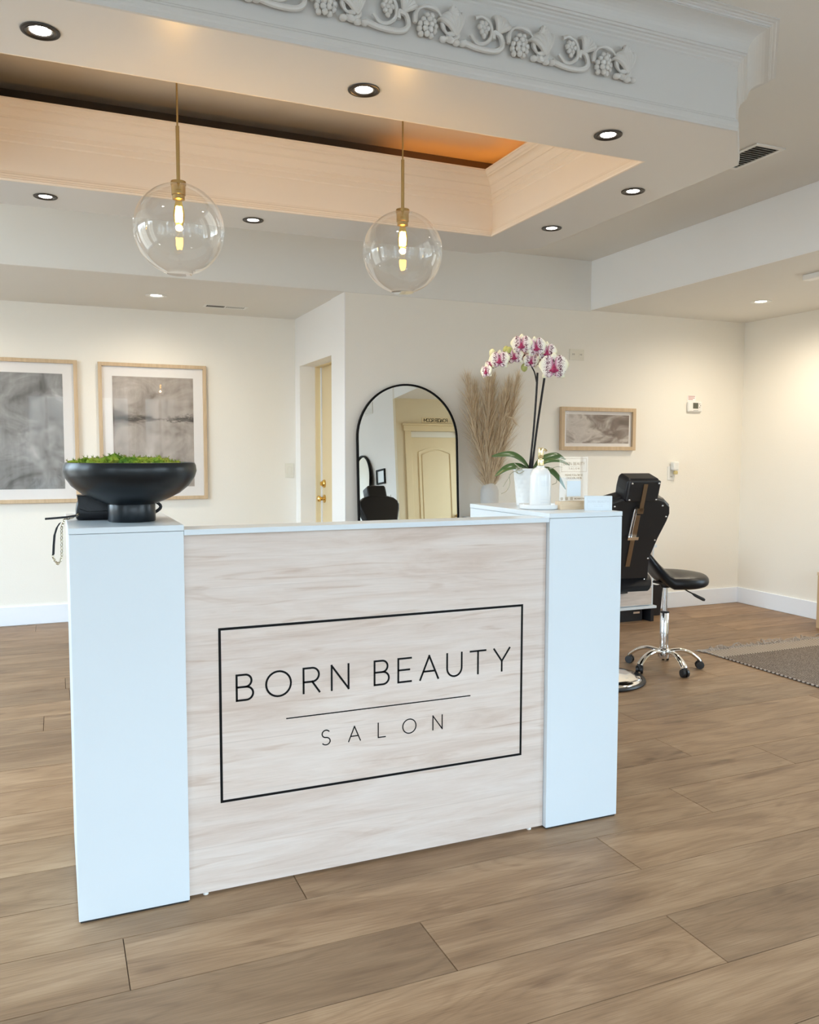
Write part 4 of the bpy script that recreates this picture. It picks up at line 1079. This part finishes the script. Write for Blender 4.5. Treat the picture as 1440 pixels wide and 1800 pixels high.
for a, b in ((.155, .535), (.192, .47), (.150, .33), (.128, .22), (.130, .09)):
    for s2 in (-1, 1): scw.ball(bk_(a * s2 * .93, b * .97, .017), .0065, 1)
part('screws', scw, 'chrome', bkp, smooth=True)
part('roll_cushion', MB().rings([[bk_(u, .055 + .050 * math.sin(a), .045 * math.cos(a) - .01) for a in [2 * PI * k / 20 for k in range(20)]] for u in (-.165, -.16, .16, .165)]), 'leather', sc_, smooth=True, bevel=.006)
hr0 = .545
hd = part('headrest', MB().prism([(-.098, hr0), (.098, hr0), (.101, hr0 + .06), (.098, hr0 + .118), (.082, hr0 + .127), (-.082, hr0 + .127), (-.098, hr0 + .118), (-.101, hr0 + .06)], bk_, -.085, .030), 'leather', sc_, bevel=.035, seg=5)
part('headrest_shell', MB().prism([(-.092, hr0 + .006), (.092, hr0 + .006), (.092, hr0 + .120), (-.092, hr0 + .120)], bk_, .015, .040), 'blackp', hd, bevel=.006)
scw = MB()
for a in (-.08, .08):
    for b in (.018, .108): scw.ball(bk_(a, hr0 + b, .041), .0065, 1)
part('screws', scw, 'chrome', hd, smooth=True)
part('slider_bar', MB().prism([(-.013, .17), (.013, .17), (.013, .44), (-.013, .44)], bk_, .0165, .021).prism([(-.015, .34), (.015, .34), (.015, .47), (-.015, .47)], bk_, .021, .026), 'steel', sc_, label='brown steel slider bar')
part('headrest_bracket', MB().prism([(-.012, .50), (.012, .50), (.012, hr0 + .105), (-.012, hr0 + .105)], bk_, .0405, .045).prism([(-.02, .485), (.016, .485), (.016, .515), (-.02, .515)], bk_, .017, .045), 'steel', sc_)
part('clamp', MB().cyl(bk_(-.036, .34, .034), bk_(-.030, .51, .034), .0052, n=12).cyl(bk_(-.022, .34, .034), bk_(-.018, .51, .034), .0030, n=10).prism([(-.046, .335), (.018, .335), (.018, .352), (-.046, .352)], bk_, .0265, .044), 'chrome', sc_, smooth=True)
part('footrest', MB().tube([(-.13, .42, .15), (-.15, .33, .30), (-.15, .26, .47)], .012, 10).tube([(.13, .42, .15), (.15, .33, .30), (.15, .26, .47)], .012, 10).box(-.19, .38, .13, .19, .50, .15), 'chrome', sc_, smooth=True)

# ================================================================== SADDLE STOOL
st = thing('saddle_stool', 'black saddle stool on five chrome castered legs beside the salon chair', 'stool', (3.407, 4.035, 0), local=True)
VD = math.atan2(-.391, .9206)   # image-right axis direction
def sadl(u, v):
    """u to the side, v to the raised back; -1..1"""
    return .610 + .155 * max(0, v) ** 1.35 - .028 * max(0, -v) ** 2.2 - .035 * u * u
su, sv = .195, .245
cu, su_ = math.cos(VD), math.sin(VD)
def sp_(u, v, z):
    v = v * .62 if v > 0 else v
    return (-v * sv * cu + u * su * su_, -v * sv * su_ - u * su * cu, z)
def ir(r, d, z): return (r * cu + d * su_, r * su_ - d * cu, z)
seat = MB(); NA = 48; rgs_ = []
spec_ = [(r, 0., 0.) for r in (.02, .15, .3, .45, .6, .72, .83, .91)] + [(.96, .003, 0), (.99, .009, 0), (1.01, .018, 0), (1.015, .030, 0), (1.0, .046, 0), (.96, .058, 0), (.88, .070, 0), (.7, .080, 0), (.45, .088, 0), (.2, .09, 0), (.02, .09, 0)]
for r, dz, _ in spec_:
    ring = []
    for k in range(NA):
        a = 2 * PI * k / NA; ca, sa = math.cos(a), math.sin(a); ex = .82
        u = r * math.copysign(abs(ca) ** ex, ca); v = r * math.copysign(abs(sa) ** ex, sa)
        u *= 1 - .22 * max(0, v)
        ring.append(sp_(u, v, sadl(u, v) - dz))
    rgs_.append(ring)
seat.rings(rgs_)
part('seat', seat, 'leather', st, smooth=True)
part('seat_mechanism', MB().lathe([(.055, .530), (.05, .524), (.032, .52), (.028, .50), (0, .50)], n=28, cap=False).box(-.05, -.06, .522, .05, .06, .535), 'blackp', st, bevel=.004)
part('gas_piston', MB().cyl((0, 0, .33), (0, 0, .512), .0145, n=24), 'chrome', st, smooth=True)
part('column', MB().lathe([(.025, .115), (.026, .12), (.026, .345), (.022, .350)], n=32), 'chrome', st, smooth=True)
part('collar', MB().lathe([(.027, .345), (.0275, .352), (.02, .356), (.0, .357)], n=32, cap=False), 'blackp', st, smooth=True)
part('hub', MB().lathe([(.02, .062), (.034, .068), (.038, .09), (.038, .115), (.028, .128), (.02, .13)], n=32), 'chrome', st, smooth=True)
lvr = part('height_lever', MB().tube([ir(.04, .03, .535), ir(.12, .06, .485), ir(.15, .07, .470)], .004, 8), 'blackp', st)
part('grip', MB().tube([ir(.143, .068, .473), ir(.157, .07, .464), ir(.205, .08, .440), ir(.214, .082, .436)], [.005, .009, .0105, .006], 10), 'blackp', lvr, smooth=True)
angs = [-97, -25, 47, 119, 191]
for a in angs:
    a = R(a); d = Vector((math.cos(a), math.sin(a), 0)); sd = Vector((-d.y, d.x, 0))
    P = spl([d * .025 + UP * .105, d * .10 + UP * .115, d * .16 + UP * .098, d * .205 + UP * .066, d * .218 + UP * .052], 6)
    rg = []
    for i, p in enumerate(P):
        t_ = i / (len(P) - 1); w_ = .017 + .006 * t_; h_ = .013 * (1 - .2 * t_)
        dd = (P[min(i + 1, len(P) - 1)] - P[max(i - 1, 0)]).normalized(); nn = dd.cross(sd)
        rg.append([p + sd * w_ * math.cos(2 * PI * k / 12) + nn * h_ * math.sin(2 * PI * k / 12) for k in range(12)])
    lg = part('leg', MB().rings(rg), 'chrome', st, smooth=True)
    cst = MB(); c0 = d * .218 + UP * .025
    tw = Matrix.Rotation(R(35) if a > 2.5 else 0, 3, 'Z'); ax = tw @ sd
    for s2 in (-1, 1): cst.cyl(c0 + ax * (.007 * s2), c0 + ax * (.021 * s2), .0255, .023, 24)
    cst.cyl(c0 - ax * .008, c0 + ax * .008, .015, n=16); cst.cyl(c0 + UP * .005, c0 + UP * .034, .015, .013, 16)
    part('caster', cst, 'blackp', lg, smooth=True)

# ================================================================== CABINET, BIN, RUG, BENCH
kb = thing('drawer_cabinet', 'white cabinet with wood grain drawer on a black base behind the chair', 'cabinet', (4.0, 5.35, 0))
x0, x1, y0, y1 = 3.62, 4.305, 5.22, 5.600
part('carcass', box(x0, y0 + .02, .125, x1, y1, .58), 'lam', kb, bevel=.002)
part('cabinet_top', box(x0 - .01, y0, .5805, x1 + .012, y1, .605), 'lam', kb, bevel=.002)
part('base_shelf', box(x0 - .01, y0 - .01, .105, x1 + .014, y1, .1245), 'lam', kb, bevel=.002)
for z0, z1 in ((.135, .27), (.28, .42), (.43, .57)):
    dw = part('drawer', box(x0 + .012, y0, z0, x1 - .03, y0 + .0195, z1), wood('drawer_wood_%d' % int(z0 * 1000), (.50, .44, .40), (.68, .62, .58), 'X'), kb, label='wood grain drawer front')
    part('handle', box((x0 + x1) / 2 - .07, y0 - .018, z1 - .03, (x0 + x1) / 2 + .07, y0 - .0005, z1 - .02), 'blackp', dw)
part('base', box(x0 + .02, y0 + .06, 0, x1 - .07, y1, .1045).box(x1 - .035, y0 + .0, 0, x1 - .005, y1, .1045), 'blackp', kb)
part('name_badge', box(x1 - .16, y0 + .052, .06, x1 - .10, y0 + .0598, .075), 'chrome', kb)
bn = thing('waste_bin', 'slim black waste bin standing against the wall behind the stool', 'bin', (4.45, 5.47, 0))
part('bin_body', MB().rings([[(4.445 + sx * w_, 5.47 + sy * w_ * 1.1, z) for sx, sy in ((-1, -.8), (-.8, -1), (.8, -1), (1, -.8), (1, .8), (.8, 1), (-.8, 1), (-1, .8))] for z, w_ in ((.002, .072), (.27, .088))], cap=True), 'blackp', bn, bevel=.004)
lnr = MB(); NB = 40
lnr.rings([[(4.445 + (w_ + .004 * math.sin(7 * a) * k_) * math.cos(a) * 1.02, 5.47 + (w_ + .004 * math.cos(9 * a) * k_) * 1.1 * math.sin(a), z + .006 * k_ * math.sin(5 * a)) for a in [2 * PI * i / NB for i in range(NB)]] for z, w_, k_ in ((.262, .096, 1), (.285, .094, 1), (.29, .086, 1), (.272, .08, 0))], True, False)
part('bin_liner', lnr, 'plastic', bn, smooth=True)

rx0, rx1, ry0, ry1 = 3.93, 5.22, 1.9, 4.25
rg_ = thing('woven_rug', 'flat woven brown and cream rug with fringed end on the plank floor', 'rug', (rx0, ry1, 0))
part('rug_field', box(rx0, ry0, .0005, rx1, ry1 - .1625, .009), 'rug', rg_, bevel=.003)
part('striped_band', box(rx0, ry1 - .162, .0005, rx1, ry1, .0095), 'rugband', rg_, bevel=.003)
ed = MB()
n = 150
for k in range(n):
    yy = ry0 + (ry1 - ry0) * (k + .5) / n
    if k % 2: ed.ball((rx0 - .003, yy, .0072), (.008, .0095, .0062), 1)
part('stitched_edge', ed, 'fringe', rg_, smooth=True)
fg = MB(); rf = random.Random(31)
for k in range(250):
    xx = rx0 - .02 + (rx1 - rx0 + .02) * k / 250 + rf.uniform(-.004, .004); a = rf.gauss(0, .55); L_ = rf.uniform(.045, .085)
    lift = rf.choice((0, 0, 0, 0, 1)) * rf.uniform(.01, .03)
    P = [(xx, ry1 - .004, .007), (xx + L_ * .4 * math.sin(a), ry1 + L_ * .4 * math.cos(a), .006 + lift), (xx + L_ * .8 * math.sin(a * 1.3), ry1 + L_ * .75 * math.cos(a * 1.3), .005 + lift * .8), (xx + L_ * math.sin(a * 1.7), ry1 + L_ * .95 * math.cos(a * 1.5), .0035 + lift * .3)]
    fg.tube(spl(P, 3), .0026, 5)
part('fringe', fg, 'fringe', rg_, smooth=True)

bnw = M['framelight']
be = thing('wooden_bench', 'pale wooden bench leg cut by the right edge of the photo', 'bench', (5.4, 4.0, 0))
bx0, bx1, by0, by1 = 5.268, 5.52, 3.10, 4.545
for x in (bx0, bx1 - .035):
    for y in (by0, by1 - .035): part('leg', box(x, y, 0, x + .035, y + .035, .40), wood('bench_leg', (.50, .33, .19), (.66, .46, .28), 'Z') if 'bench_leg' not in M else M['bench_leg'], be, bevel=.003)
part('apron', box(bx0 + .006, by0 + .035, .33, bx0 + .028, by1 - .035, .40).box(bx1 - .028, by0 + .035, .33, bx1 - .006, by1 - .035, .40).box(bx0 + .035, by1 - .03, .33, bx1 - .035, by1 - .008, .40), 'framelight', be)
part('seat_board', box(bx0 - .004, by0, .4005, bx1, by1 + .004, .425), 'framelight', be, bevel=.003)

# ================================================================== LIGHT AND CAMERA
W = bpy.data.worlds.new('daylight'); S.world = W; W.use_nodes = True
nt_ = W.node_tree; nt_.nodes.clear()
tc = nt_.nodes.new('ShaderNodeTexCoord'); sx = nt_.nodes.new('ShaderNodeSeparateXYZ'); rmp = nt_.nodes.new('ShaderNodeValToRGB')
bgd = nt_.nodes.new('ShaderNodeBackground'); wo = nt_.nodes.new('ShaderNodeOutputWorld')
mp = nt_.nodes.new('ShaderNodeMath'); mp.operation = 'MULTIPLY_ADD'; mp.inputs[1].default_value = .5; mp.inputs[2].default_value = .5
nt_.links.new(tc.outputs['Generated'], sx.inputs[0]); nt_.links.new(sx.outputs[2], mp.inputs[0]); nt_.links.new(mp.outputs[0], rmp.inputs[0])
el = rmp.color_ramp.elements; el[0].position = .47; el[0].color = (.20, .21, .20, 1); el[1].position = .53; el[1].color = (.68, .86, 1., 1)
e3 = el.new(.75); e3.color = (.60, .82, 1., 1)
# a ragged band of trees and buildings stands along the horizon outside
tn = nt_.nodes.new('ShaderNodeTexNoise'); tn.inputs['Scale'].default_value = 9.; tn.inputs['Detail'].default_value = 6
nt_.links.new(tc.outputs['Generated'], tn.inputs['Vector'])
ta = nt_.nodes.new('ShaderNodeMath'); ta.operation = 'MULTIPLY_ADD'; ta.inputs[1].default_value = -.22; ta.inputs[2].default_value = .07
nt_.links.new(tn.outputs['Fac'], ta.inputs[0])
tb = nt_.nodes.new('ShaderNodeMath'); tb.operation = 'ADD'; nt_.links.new(mp.outputs[0], tb.inputs[0]); nt_.links.new(ta.outputs[0], tb.inputs[1])
nt_.links.new(tb.outputs[0], rmp.inputs[0])
nt_.links.new(rmp.outputs[0], bgd.inputs[0]); bgd.inputs[1].default_value = 13.0; nt_.links.new(bgd.outputs[0], wo.inputs[0])
def portal(loc, rot, sx_, sy_):
    li = bpy.data.lights.new('window_portal', 'AREA'); li.shape = 'RECTANGLE'; li.size = sx_; li.size_y = sy_; li.cycles.is_portal = True
    o = bpy.data.objects.new('window_portal', li); COL.objects.link(o); o.location = loc; o.rotation_euler = rot
for a0, a1, z0, z1 in WF: portal(((a0 + a1) / 2, YF - T - .01, (z0 + z1) / 2), (R(90), 0, 0), a1 - a0, z1 - z0)
for a0, a1, z0, z1 in WS: portal((XS + T + .01, (a0 + a1) / 2, (z0 + z1) / 2), (R(90), 0, R(90)), a1 - a0, z1 - z0)
for a0, a1, z0, z1 in WR: portal((XR + T + .01, (a0 + a1) / 2, (z0 + z1) / 2), (R(90), 0, R(90)), a1 - a0, z1 - z0)
for a0, a1, z0, z1 in WL: portal((XL - T - .01, (a0 + a1) / 2, (z0 + z1) / 2), (R(90), 0, R(-90)), a1 - a0, z1 - z0)

cam = bpy.data.cameras.new('camera'); cam.sensor_width = 36; cam.lens = 1470.79 / 1800 * 36; cam.clip_start = .05
co = bpy.data.objects.new('camera', cam); COL.objects.link(co)
pitch, yaw, roll = -.07088423, .4017492, .00194196
fwd = Vector((math.sin(yaw) * math.cos(pitch), math.cos(yaw) * math.cos(pitch), math.sin(pitch)))
rt = Vector((math.cos(yaw), -math.sin(yaw), 0)); up = rt.cross(fwd)
r2 = rt * math.cos(roll) + up * math.sin(roll); u2 = -rt * math.sin(roll) + up * math.cos(roll)
co.matrix_world = Matrix(((r2.x, u2.x, -fwd.x, 0), (r2.y, u2.y, -fwd.y, 0), (r2.z, u2.z, -fwd.z, 1.315), (0, 0, 0, 1)))
S.camera = co
S.view_settings.view_transform = 'Standard'; S.view_settings.look = 'None'; S.view_settings.gamma = 1; S.view_settings.use_curve_mapping = False
S.view_settings.exposure = 0.30
S.cycles.max_bounces = 12; S.cycles.diffuse_bounces = 6; S.cycles.glossy_bounces = 6; S.cycles.transparent_max_bounces = 24
S.cycles.caustics_reflective = False; S.cycles.caustics_refractive = False
S.cycles.sample_clamp_indirect = 6.0
S.cycles.use_denoising = True
